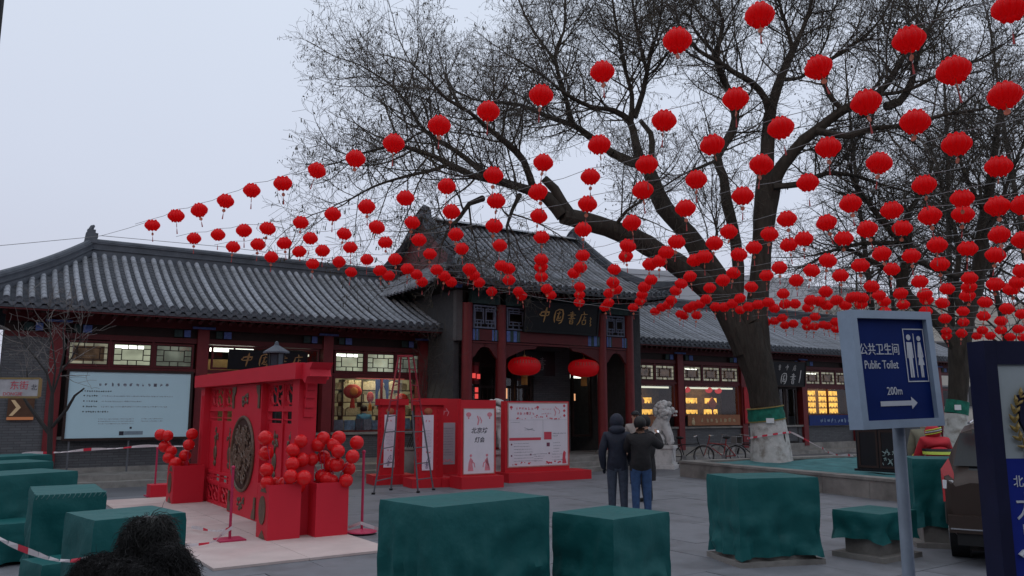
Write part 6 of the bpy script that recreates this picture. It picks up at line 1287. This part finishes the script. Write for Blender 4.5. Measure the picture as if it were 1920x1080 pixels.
# ------------------------------------------------------------------ bicycles
def bicycle(pos, rz, label, m, basket=False):
    t = thing('bicycle', label, 'bicycle', pos, rz, group='bicycles parked by the shop wall', rot=None); 
    for x in (-.52, .52):
        q = MB(); n = 28; q.tube([(x + .325 * math.cos(2 * math.pi * i / n), 0, .335 + .325 * math.sin(2 * math.pi * i / n)) for i in range(n + 1)], .017, 6, cap=False); w = q.build('wheel', M_rubber, t)
        q = MB(); q.tube([(x + .295 * math.cos(2 * math.pi * i / n), 0, .335 + .295 * math.sin(2 * math.pi * i / n)) for i in range(n + 1)], .009, 5, cap=False); q.build('rim', M_chrome, w); q = MB()
        for k in range(10): a = math.pi * k / 10 * 2; q.tube([(x, 0, .335), (x + .29 * math.cos(a), 0, .335 + .29 * math.sin(a))], .003, 3)
        q.build('spokes', M_chrome, w)
        MB().tube([(x + .37 * math.cos(R(20 + k * 14)), 0, .335 + .37 * math.sin(R(20 + k * 14))) for k in range(11)], .020, 5, flat=.4).build('mudguard', M_grey, t)
    q = MB()
    for a, c_ in (((-.52, .335), (-.12, .30)), ((-.12, .30), (-.22, .80)), ((-.52, .335), (-.2, .72)), ((-.2, .70), (.36, .74)), ((-.12, .30), (.37, .66)), ((.34, .84), (.52, .335)), ((.34, .84), (.32, .98)), ((-.22, .8), (-.235, .9))): q.tube([(a[0], 0, a[1]), (c_[0], 0, c_[1])], .018, 6)
    q.build('frame', m, t); q = MB(); q.smooth = True; q.ball((-.24, 0, .93), .12, 10, 6, (1.1, .6, .4)); q.build('saddle', M_rubber, t)
    q = MB(); q.tube([(.22, -.28, .98), (.32, -.12, 1.0), (.32, .12, 1.0), (.22, .28, .98)], .014, 6); q.build('handlebar', M_chrome, t)
    q = MB(); q.tube([(-.75, 0, .70), (-.25, 0, .70)], .012, 5); q.box((-.52, 0, .71), (.36, .13, .015)); q.build('carrier', M_grey, t); q = MB(); q.tube([(-.12, -.05, .30), (-.12, .05, .30)], .07, 12); q.tube([(-.12, .07, .30), (-.03, .07, .18)], .01, 5); q.box((-.03, .11, .18), (.09, .08, .02)); q.build('crank', M_grey, t)
    if basket:
        q = MB(); frame_rect(q, .40, .66, .70, .95, -.15, .15, .02); q.b(.40, .66, -.15, .15, .70, .71); q.build('basket', M_grey, t)
    return t
Yb = 27.4; bx = lambda x, Y: Vector(((x - 960) / 1495 * Y, Y, 0))
bicycle(bx(1283, 27.2), R(-15), 'black bicycle half hidden behind the stone lion pedestal', M_black)
bicycle(bx(1342, 27.6), R(160), 'bicycle with red frame and silver trim, the clearest by the orange banner', mat('bike_red', (.28, .03, .03), .4))
bicycle(bx(1364, 28.6), R(185), 'grey bicycle standing close behind the red framed one', M_grey)
bicycle(bx(1398, 28.4), R(200), 'bicycle with a front basket next to the lime-washed trunk', M_black, True)

# ------------------------------------------------------------------ people
def person(label, pos, rz, H=1.72, coat=M_navycoat, pants=M_jeansdk, arms=None, puff=1.0, hem=.86, lean=0, head=True, group=None, headm=M_skin, legs=True, twist=0, extra=None, hand=True):
    """front faces -y before rz. arms: per side (elbow, wrist) offsets from the shoulder"""
    t = thing('person', label, 'person', pos, rz, group=group); k = H / 1.72
    arms = arms or [((.07, .03, -.29), (.06, -.05, -.54))] * 2
    def L_(x, y, z):      # lean forward (towards -y) above the hips
        if z > .9: d = z - .9; return (x, y - d * math.sin(lean), .9 + d * math.cos(lean))
        return (x, y, z)
    P = [(0, 0, .94), (0, .005, 1.08), (0, .01, 1.24), (0, .01, 1.37), (0, 0, 1.46), (0, -.015, 1.56), (0, -.03, 1.64), (0, -.02, 1.70)]
    Rr = [.165 * puff, .155 * puff, .175 * puff, .165 * puff, .075, .085, .098, .07]
    E_ = [(i, i + 1) for i in range(7)]; P = [L_(*p) for p in P]
    if not head: P = P[:5]; Rr = Rr[:5]; E_ = E_[:4]
    wr = []
    for s, (el, wt) in zip((-1, 1), arms):
        sh = Vector(L_(s * .185, .01, 1.38)); e_ = sh + Vector((s * el[0], el[1], el[2])); w_ = sh + Vector((s * wt[0], wt[1], wt[2])); hd = w_ + (w_ - e_).normalized() * .07
        o = len(P); P += [tuple(sh), tuple(sh.lerp(e_, .5)), tuple(e_), tuple(w_), tuple(hd)]; Rr += [.092 * puff, .08 * puff, .072 * puff, .055 * puff, .042]; E_ += [(3, o), (o, o + 1), (o + 1, o + 2), (o + 2, o + 3), (o + 3, o + 4)]; wr.append((w_, hd))
    if legs:
        for s in (-1, 1):
            o = len(P); P += [(s * .095, .0, .84), (s * .10, -.01, .50), (s * .105, .02, .13), (s * .11, .02, .06), (s * .12, -.13, .04)]; Rr += [.115, .085, .068, .06, .045]; E_ += [(0, o), (o, o + 1), (o + 1, o + 2), (o + 2, o + 3), (o + 3, o + 4)]
    P = [tuple(Vector(p) * k) for p in P]; Rr = [r * k for r in Rr]; wr = [(a * k, b_ * k) for a, b_ in wr]
    neckz = P[4][2]; np_ = Vector(P[4])
    def asg(c):
        for a, b_ in wr:
            if (c - b_).length < .065 * k: return 2
        if head and (c - Vector(P[6])).length < .17 * k and c.z > neckz - .03 and (c - np_).length > .035: return 2
        if c.z < .085 * k: return 3
        if c.z < hem * k and abs(c.x) < .3 * k and not any((c - a).length < .12 for a, b_ in wr): return 1
        return 0
    me = skin_mesh(P, E_, Rr, [coat, pants, M_skin if headm is M_skin else headm, M_shoe], 2, asg)
    if hand:              # five fingers at each hand, part of the same mesh
        q = MB(); q.smooth = True
        for a, b_ in wr:
            d = (b_ - a).normalized(); sd = d.orthogonal().normalized()
            for f in range(4): o_ = b_ + sd * (.016 * (f - 1.5)) * k; q.tube([o_, o_ + d * .045, o_ + d * (.075 - .006 * abs(f - 1.4)) + d.cross(sd) * .014], [.011, .010, .007], 5)
            q.tube([b_ - d * .02 + sd * .03, b_ + d * .02 + sd * .055, b_ + d * .05 + sd * .052], [.012, .010, .008], 5)
        import bmesh
        bm = bmesh.new(); bm.from_mesh(me); tmp = q.mesh('fingers', M_skin); 
        for p in tmp.polygons: p.material_index = 2
        bm.from_mesh(tmp); bm.to_mesh(me); bm.free()
    link('body', me, t); return t, [Vector(p) for p in P]
def hair(t, c, r, sc=(1, 1, 1), m=M_hair, name='hair', cut=-.2, face=None):
    q = MB(); q.smooth = True; q.ball((0, 0, 0), r, 16, 12, sc)
    keep = []
    for f in q.f:
        m_ = sum((Vector(q.v[i]) for i in f), Vector()) / len(f)
        if m_.z < cut * r: continue
        if m_.y < -.35 * r and m_.z < .35 * r: continue
        keep.append(f)
    q.f = keep; q.m = [0] * len(keep); q.sm = [True] * len(keep)
    for i, v in enumerate(q.v): n_ = 1 + .06 * mnoise.noise(Vector(v) * 14); q.v[i] = (v[0] * n_ + c[0], v[1] * n_ + c[1], v[2] * n_ + c[2])
    return q.build(name, m, t)
def face(t, c, k=1):
    q = MB(); q.smooth = True
    for s in (-1, 1): q.ball((c[0] + s * .034 * k, c[1] - .088 * k, c[2] + .005), .012 * k, 8, 6)
    q.build('eyes', M_hair, t); q = MB(); q.smooth = True; q.ball((c[0], c[1] - .10 * k, c[2] - .025), .016 * k, 8, 6, (.8, 1, 1.4)); q.ball((c[0], c[1] - .088 * k, c[2] - .065), .022 * k, 8, 4, (1, .4, .35)); 
    for s in (-1, 1): q.ball((c[0] + s * .094 * k, c[1] + .01, c[2] - .01), .022 * k, 8, 6, (.4, .8, 1.3))
    q.build('features', mat('skin_warm', (.36, .18, .14), .6), t)
def quilting(t, P, m, n=7, r=.175, k=1):
    q = MB()
    for i in range(n): z = P[0].z + .02 + i * .068; f = 1.0 + .05 * math.sin(i); q.lathe([(r * 1.02, z - .012), (r * 1.05, z), (r * 1.02, z + .012)], 20)
    for i, v in enumerate(q.v): q.v[i] = (v[0] * 1.05, v[1] * .80 + .005, v[2])
    return q
# man with hood, seen from behind
Pm = Vector((1.89, 14.6, 0)); t, J = person('man in dark navy hooded padded jacket and dark jeans seen from behind', Pm, R(176), 1.74, M_navycoat, M_jeansdk, [((.09, .02, -.27), (.02, -.16, -.42)), ((.09, .03, -.28), (.06, -.06, -.52))], 1.08, .80, headm=M_navycoat)
q = MB(); q.smooth = True; q.ball(J[6] + Vector((0, .02, -.005)), .135, 16, 12, (.95, 1, 1.12)); q.ball(J[4] + Vector((0, .06, .03)), .12, 14, 10, (1.25, .9, .8)); q.build('hood', M_navycoat, t)
# man photographing: arms raised towards the lions
Pm2 = Vector((2.27, 14.35, 0)); t, J = person('man in dark jacket and blue jeans raising a phone to photograph the entrance', Pm2, R(178), 1.70, M_blackcoat, M_jeans, [((.20, -.16, -.16), (.17, -.34, .04)), ((.05, -.14, -.22), (-.10, -.34, -.06))], 1.15, .84)
hair(t, J[6] + Vector((0, .01, .01)), .118, (.95, 1.05, 1.08), cut=-.75)
wv = Vector((-.185 - .17 - .0, -.40, 1.47)); 
ph = thing('phone', 'lit phone held up by the man in blue jeans', 'phone', Pm2 + Matrix.Rotation(R(178), 3, 'Z') @ Vector((-.355, -.42, 1.43)), R(178)); MB().box((0, 0, 0), (.085, .012, .15)).build('case', M_black, ph); MB().box((0, .0075, 0), (.075, .003, .135)).build('screen', emit('phone_screen', (.8, .85, .95), 1.1), ph)
t, J = person('person in black cap and pale coat facing the two men', Vector((3.15, 20.6, 0)), R(-10), 1.78, M_greycoat, M_blackcoat, None, 1.1, .62); face(t, J[6])
q = MB(); q.smooth = True; q.ball(J[6] + Vector((0, .0, .04)), .118, 14, 8, (1, 1.05, .9)); q.f = [f for f in q.f if sum(q.v[i][2] for i in f) / len(f) > J[6].z + .02]; q.m = [0] * len(q.f); q.sm = [True] * len(q.f); q.prism([(-.08, J[6].z + .045), (.08, J[6].z + .045), (.08, J[6].z + .06), (-.08, J[6].z + .06)], -.20, -.10); q.build('cap', M_black, t)
t, J = person('woman with dark hair in a long black coat beyond the man with the phone', Vector((2.73, 16.6, 0)), R(-75), 1.70, M_blackcoat, M_blackcoat, None, 1.08, .40); face(t, J[6]); hair(t, J[6] + Vector((0, .02, .01)), .122, (1, 1.05, 1.1), cut=-1.2)
q = MB(); q.lathe([(.19, .45), (.20, .7), (.17, 1.0)], 16); q.build('coat_skirt', M_blackcoat, t)
t, J = person('shop visitor in light blue jacket inside the book window', fw(-3.5, 2.45, .35), FA + R(180), 1.62, mat('coat_blue', (.05, .17, .28), .8), M_jeansdk, None, 1.1, .8); hair(t, J[6] + Vector((0, .01, .01)), .115, (1, 1, 1.1), cut=-.8)
M_fire = mat('fire_red', (.42, .018, .03), .75, .12, 6); M_hi = mat('hi_yellow', (.45, .55, .07), .5, .05); M_silver = mat('reflective', (.28, .32, .33), .4)
t, J = person('person in red firefighter jacket with yellow and silver stripes bending over by the car', Vector((7.62, 14.5, 0)), R(172), 1.66, M_fire, M_blackcoat, [((.10, -.10, -.25), (.10, -.30, -.34)), ((.06, -.12, -.24), (.04, -.34, -.30))], 1.30, .86, lean=R(26), headm=M_fire)
hd_ = J[4] + Vector((0, .0, .11)); q = MB(); q.smooth = True; q.ball(hd_, .135, 16, 12, (1, 1, 1)); q.build('hood', M_fire, t)
def band(q, z0, z1, r0, r1, y0, fy): 
    o = len(q.v); q.lathe([(r0, z0), (r1, z1)], 28)
    for i in range(o, len(q.v)): v = q.v[i]; q.v[i] = (v[0], v[1] * fy + y0 - (v[2] - .94) * .40, v[2])
q = MB(); band(q, 1.08, 1.13, .25, .25, .0, .86); q.build('yellow_stripe', M_hi, t); q = MB(); band(q, 1.13, 1.18, .249, .248, .0, .86); q.build('dark_band', M_black, t)
c_ = hd_
for dz, m_, r_ in ((0, M_silver, .022), (.045, M_hi, .014), (-.045, M_hi, .014)): q = MB(); q.tube([c_ + Vector((.134 * math.cos(a), .134 * math.sin(a), dz * .8 + .02 - .03 * math.cos(a))) for a in [R(15 + 150 * i / 12) for i in range(13)]], r_, 6, flat=.8); q.build('reflective_stripe', m_, t)
for w_ in (J[8], J[13]): q = MB(); q.tube([J[11] - (J[11] - J[10]) * .25, J[11]], .078, 10) if w_ is J[8] else q.tube([J[16] - (J[16] - J[15]) * .25, J[16]], .078, 10); q.build('cuff_stripe', M_hi, t)
t, J = person('person in khaki grey coat and grey helmet beyond the firefighter jacket', Vector((7.95, 15.6, 0)), R(150), 1.76, mat('coat_khaki', (.16, .155, .11), .85), M_blackcoat, None, 1.15, .8, lean=R(12)); hair(t, J[6], .118, (1, 1, 1.05), cut=-.8)
q = MB(); q.smooth = True; q.ball(J[6] + Vector((0, 0, .03)), .14, 14, 8, (1, 1.1, .85)); q.f = [f for f in q.f if sum(q.v[i][2] for i in f) / len(f) > J[6].z + .03]; q.m = [0] * len(q.f); q.sm = [True] * len(q.f); q.build('helmet', mat('helmet_grey', (.26, .26, .25), .5), t)
# woman in front with dark curly hair and fur collar
Pw = Vector((-1.30, 2.95, 0)); t, J = person('woman with black curly hair and furry collar seen from behind', Pw, R(170), 1.47, M_blackcoat, M_blackcoat, None, 1.2, .5, headm=M_hair)
def fuzz(name, m, centers, count, ln, seed, curl=.5, wd=.0035, out=.35):
    rg = random.Random(seed); segs = []
    for _ in range(count):
        c_, r_, sc_ = rg.choice(centers); d = rv(rg); p = Vector((c_[0] + d.x * r_ * sc_[0], c_[1] + d.y * r_ * sc_[1], c_[2] + d.z * r_ * sc_[2]))
        dn = Vector((0, 0, -1)); tg_ = (dn - d * dn.dot(d)); tg_ = tg_.normalized() if tg_.length > .1 else rv(rg); sd = d.cross(tg_).normalized(); L0 = ln * rg.uniform(.5, 1.3); ph_ = rg.uniform(0, 6.28); v0 = (tg_ + d * out * rg.uniform(.2, 1.6) + rv(rg) * .3).normalized()
        for i in range(5): v2 = (v0 + (sd * math.cos(ph_ + i * 1.5) + d * math.sin(ph_ + i * 1.5)) * curl).normalized(); p2 = p + v2 * L0 / 5; segs.append((tuple(p), tuple(p2), wd * (1 - i * .14), wd * (1 - (i + 1) * .15))); p = p2
    return link(name, seg_mesh(name, segs, m), t)
hc = J[6]; q = MB(); q.smooth = True; q.ball(hc + Vector((0, .02, .0)), .080, 18, 14, (1, 1.05, 1.15)); q.ball(hc + Vector((0, .05, -.11)), .086, 16, 12, (1.1, .8, 1.1)); q.build('hair', M_hair, t)
fuzz('hair_curls', M_hair, [(hc + Vector((0, .02, .0)), .078, (1, 1.05, 1.15)), (hc + Vector((0, .05, -.11)), .086, (1.1, .8, 1.1)), (hc + Vector((0, .04, -.06)), .082, (1.05, .95, 1)), (hc + Vector((0, .07, -.17)), .098, (1.15, .8, 1)), (hc + Vector((0, .07, -.23)), .105, (1.3, .8, 1))], 13000, .075, 4, .7, .0018, .15)
nb = J[4]; cs = [(nb + Vector((.13 * math.cos(a), .06 + .09 * math.sin(a), .035)), .085, (1, 1, 1)) for a in [R(k * 30) for k in range(12)]] + [(nb + Vector((-.125, .07, .10)), .065, (1, 1, 1))]
q = MB(); q.smooth = True
for c_, r_, s_ in cs: q.ball(c_, r_ * .9, 10, 8)
q.build('fur_collar', M_fur, t); fuzz('collar_fur', M_fur, cs, 16000, .06, 9, .8, .0015, .15)

# ------------------------------------------------------------------ brown car
t = thing('parked_car', 'brown estate car with red tail lamp, mostly hidden by the police sign', 'car', Vector((6.02, 9.47, 0)), R(-31))
ST = [(0, .50, .84, .98, 1.0, .78), (.06, .40, .90, 1.04, 1.07, .80), (.16, .34, .92, 1.07, 1.14, .79), (.36, .32, .925, 1.08, 1.63, .70), (1.2, .30, .93, 1.05, 1.70, .67), (2.4, .30, .93, 1.02, 1.68, .66), (3.3, .30, .92, 1.0, 1.05, .72), (4.25, .35, .88, .86, .90, .70), (4.5, .5, .76, .70, .72, .6)]
q = MB(); q.smooth = True; rings = []
for (y, zb, w, bz, rz_, rw) in ST: rings.append([(-w * .86, y, zb), (-w, y, zb + .16), (-w * 1.0, y, (zb + bz) / 2), (-w * .985, y, bz), (-(w + rw) / 2, y, (bz + rz_) / 2), (-rw, y, rz_ - .05), (-rw * .8, y, rz_), (rw * .8, y, rz_), (rw, y, rz_ - .05), ((w + rw) / 2, y, (bz + rz_) / 2), (w * .985, y, bz), (w, y, (zb + bz) / 2), (w, y, zb + .16), (w * .86, y, zb)])
n = 14; vs = [v for r_ in rings for v in r_]; fs = []; mm = []
for i in range(len(ST) - 1):
    for j in range(n): fs.append((i * n + j, i * n + (j + 1) % n, (i + 1) * n + (j + 1) % n, (i + 1) * n + j)); mm.append(1 if (2 < i < 6 and j in (3, 4, 8, 9)) or (i == 2 and j in (6,)) or (i == 5 and j in (5, 6, 7)) else 0)
q.add(vs, fs); q.add(rings[0], [tuple(range(n))[::-1]]); q.add(rings[-1], [tuple(range(n))]); q.m = mm + [0, 0]; q.f = [list(reversed(f)) for f in q.f]; q.build('body', [M_carpaint, M_carglass], t)
MB().add([(-.79, .158, 1.19), (.79, .158, 1.19), (.70, .330, 1.58), (-.70, .330, 1.58)], [(0, 1, 2, 3)]).build('rear_window', M_carglass, t)
for s in (-1, 1):
    q = MB(); q.smooth = False; q.add([(s * .80, .01, .78), (s * .925, .09, .76), (s * .935, .17, 1.14), (s * .84, .17, 1.28), (s * .79, .09, 1.1), (s * .80, .03, .95)], [(0, 1, 2, 3, 4, 5)][:1] if s > 0 else [(5, 4, 3, 2, 1, 0)]); q.add([(s * .93, .10, .84), (s * .945, .36, .92), (s * .94, .34, 1.10), (s * .935, .18, 1.12)], [(0, 1, 2, 3)] if s > 0 else [(3, 2, 1, 0)]); tl = q.build('tail_lamp', M_lampred, t)
    MB().box((s * .86, .055, .97), (.12, .03, .10), rz=s * .5).build('white_lens', M_white, tl)
    for y in (.85, 3.55):
        q = MB(); q.tube([(s * .70, y, .33), (s * .91, y, .33)], .33, 24); w_ = q.build('wheel', M_rubber, t); q = MB(); q.tube([(s * .905, y, .33), (s * .925, y, .33)], .21, 16); q.build('rim', M_chrome, w_)
    q = MB(); q.smooth = True; q.ball((s * 1.02, 3.1, 1.08), .1, 10, 8, (.9, .6, .75)); q.build('wing_mirror', M_carpaint, t); MB().tube([(s * .60, .6, 1.70), (s * .60, 2.4, 1.71)], .018, 6).build('roof_rail', M_chrome, t)
q = MB(); q.b(-.88, .88, -.09, .12, .42, .62); q.build('bumper', M_carpaint, t); B('bumper_trim', M_chrome, t, -.86, .86, -.10, -.085, .46, .475); B('bumper_lip', M_rubber, t, -.80, .80, -.07, .2, .28, .42); B('chrome_strip', M_chrome, t, -.50, .50, -.03, .03, .955, .98); B('number_plate', mat('plate_pale', (.38, .40, .42), .5), t, -.42, .42, -.035, -.01, .76, .90); MB().tube([(0, .14, 1.22), (-.30, .22, 1.28)], .012, 5).build('wiper', M_rubber, t)

# ------------------------------------------------------------------ public toilet sign
t = thing('toilet_sign', 'blue public toilet direction sign in a grey frame on a leaning pole', 'sign', Vector((2.135, 4.5, 2.095)), rot=(R(-2), R(-1.6), R(24)))
W2, H2 = .315, .325
q = MB(); q.b(-W2, W2, -.045, .05, H2 - .045, H2); q.b(-W2, W2, -.045, .05, -H2, -H2 + .045); q.b(-W2, -W2 + .045, -.045, .05, -H2 + .045, H2 - .045); q.b(W2 - .045, W2, -.045, .05, -H2 + .045, H2 - .045); q.build('frame', M_steel, t)
B('panel', M_signblue, t, -W2 + .045, W2 - .045, -.018, .04, -H2 + .045, H2 - .045); yy = -.0195
text('toilet_name', '公共卫生间', .070, M_signink, t, -.098, yy, .105, sx=.88); text('toilet_name_latin', 'Public Toilet', .066, M_signink, t, -.098, yy, .022, sx=.78); text('distance', '200m', .062, M_signink, t, -.02, yy, -.125, sx=.85)
q = MB(); q.prism([(-.14, -.205), (.10, -.205), (.10, -.225), (.145, -.192), (.10, -.158), (.10, -.178), (-.14, -.178)], yy, yy - .002); q.build('arrow', M_signink, t)
q = MB(); frame_rect(q, .095, .262, -.075, .228, yy - .002, yy, .006); q.b(.174, .179, yy - .002, yy, -.05, .20); q.build('pictogram_frame', M_signink, t)
q = MB(); circ = lambda x, z, r_: q.prism([(x + r_ * math.cos(2 * math.pi * i / 14), z + r_ * math.sin(2 * math.pi * i / 14)) for i in range(14)], yy, yy - .002)
circ(.136, .178, .017); q.prism([(.115, .150), (.157, .150), (.160, .06), (.153, .06), (.150, .125), (.150, .06), (.150, -.05), (.139, -.05), (.137, .05), (.135, .05), (.133, -.05), (.122, -.05), (.122, .06), (.122, .125), (.119, .06), (.112, .06)], yy, yy - .002); q.build('man_figure', M_signink, t)
q = MB(); circ(.217, .172, .015); q.prism([(.206, .150), (.228, .150), (.240, .065), (.233, .062), (.226, .11), (.226, .085), (.241, .02), (.228, .02), (.227, -.05), (.219, -.05), (.218, .02), (.216, .02), (.215, -.05), (.207, -.05), (.206, .02), (.193, .02), (.208, .085), (.208, .11), (.201, .062), (.194, .065)], yy, yy - .002); q.build('woman_figure', M_signink, t)
pm_ = MB(); pm_.smooth = True; pm_.tube([(.055, .05, -H2 - .0), (-.15, -.02, -2.08)], .033, 14); pm_.build('pole', M_pole, t); B('back_clamp', M_steel, t, -.03, .09, .05, .07, -.1, -.06)
# ------------------------------------------------------------------ police sign pillar
t = thing('police_sign', 'tall dark blue police sign pillar with pale top panel and blue text panel', 'sign', Vector((2.38, 4.02, 0)), R(5))
WW = 1.3; TH = 2.215
B('side_post', M_navy, t, 0, .064, 0, .13, 0, TH); B('side_post', M_navy, t, WW - .105, WW, 0, .13, 0, TH); B('top_rail', M_navy, t, .066, WW - .107, .002, .128, TH - .12, TH - .001)
B('white_panel', M_polwhite, t, .064, WW - .105, .012, .09, 1.63, TH - .12); B('blue_panel', M_polblue, t, .064, WW - .105, .012, .09, .15, 1.63)
text('station_name', '北', .062, M_signink, t, .125, .010, 1.515, sx=.9); text('station_name', '大', .145, M_signink, t, .155, .010, 1.39, sx=.8); text('latin_name', 'POLICE', .072, M_signink, t, .225, .010, 1.285, sx=.85); text('phone_number', '6', .11, M_signink, t, .135, .010, 1.035)
q = MB(); q.tube([(.10, .008, 1.165), (.115, .006, 1.185), (.15, .004, 1.192), (.185, .006, 1.185), (.20, .008, 1.165)], [.016, .010, .010, .010, .016], 6); q.prism([(.12, 1.11), (.18, 1.11), (.165, 1.165), (.135, 1.165)], .002, .012); q.build('phone_icon', M_signink, t)
cx, cz = .275, 1.81
q = MB(); q.prism([(cx - .12, cz + .13), (cx, cz + .17), (cx + .12, cz + .13), (cx + .12, cz), (cx + .07, cz - .10), (cx, cz - .15), (cx - .07, cz - .10), (cx - .12, cz)], -.004, .012); em_ = q.build('emblem', M_navy, t)
for s in (-1, 1):
    q = MB(); q.smooth = True
    for i in range(9):
        an_ = R(-62 + i * 15); p_ = Vector((cx + s * .150 * math.cos(an_), -.002, cz + .175 * math.sin(an_)))
        for d_ in (-.55, .55): e1 = an_ + R(90) + d_; q.tube([p_, p_ + Vector((s * math.cos(e1) * .024, -.004, math.sin(e1) * .028)), p_ + Vector((s * math.cos(e1) * .046, 0, math.sin(e1) * .052))], [.006, .014, .003], 6, flat=.6)
    q.build('gold_wheat_fringe', mat('emblem_gold', (.30, .20, .055), .45, .15, 9, spec=.5), em_)
q = MB(); q.smooth = True; q.ball((cx, -.006, cz + .06), .06, 14, 8, (1, .2, 1)); q.build('red_disc', mat('emblem_red', (.35, .02, .03), .4), em_)
# bright speck of a lamp and small things

# ------------------------------------------------------------------ unseen shop row across the street, added to darken sides facing the camera
ob = thing('unseen_shop_row', 'unseen two storey grey brick shop row added across the street to darken sides facing the camera', 'building', (0, -9.5, 0))
B('wall', M_brick, ob, -45, 45, -6, 0, 0, 8.2); B('shopfront', M_darkwood, ob, -44, 44, -.02, .10, .3, 3.2); B('roof', M_pan, ob, -46, 46, -7, 1.2, 8.2, 8.6)
for k in range(22):
    x = -42 + k * 4; f = B('window', M_redwood, ob, x - .9, x + .9, -.02, .08, 4.6, 6.6); B('pane', M_carglass, f, x - .8, x + .8, .08, .09, 4.7, 6.5)
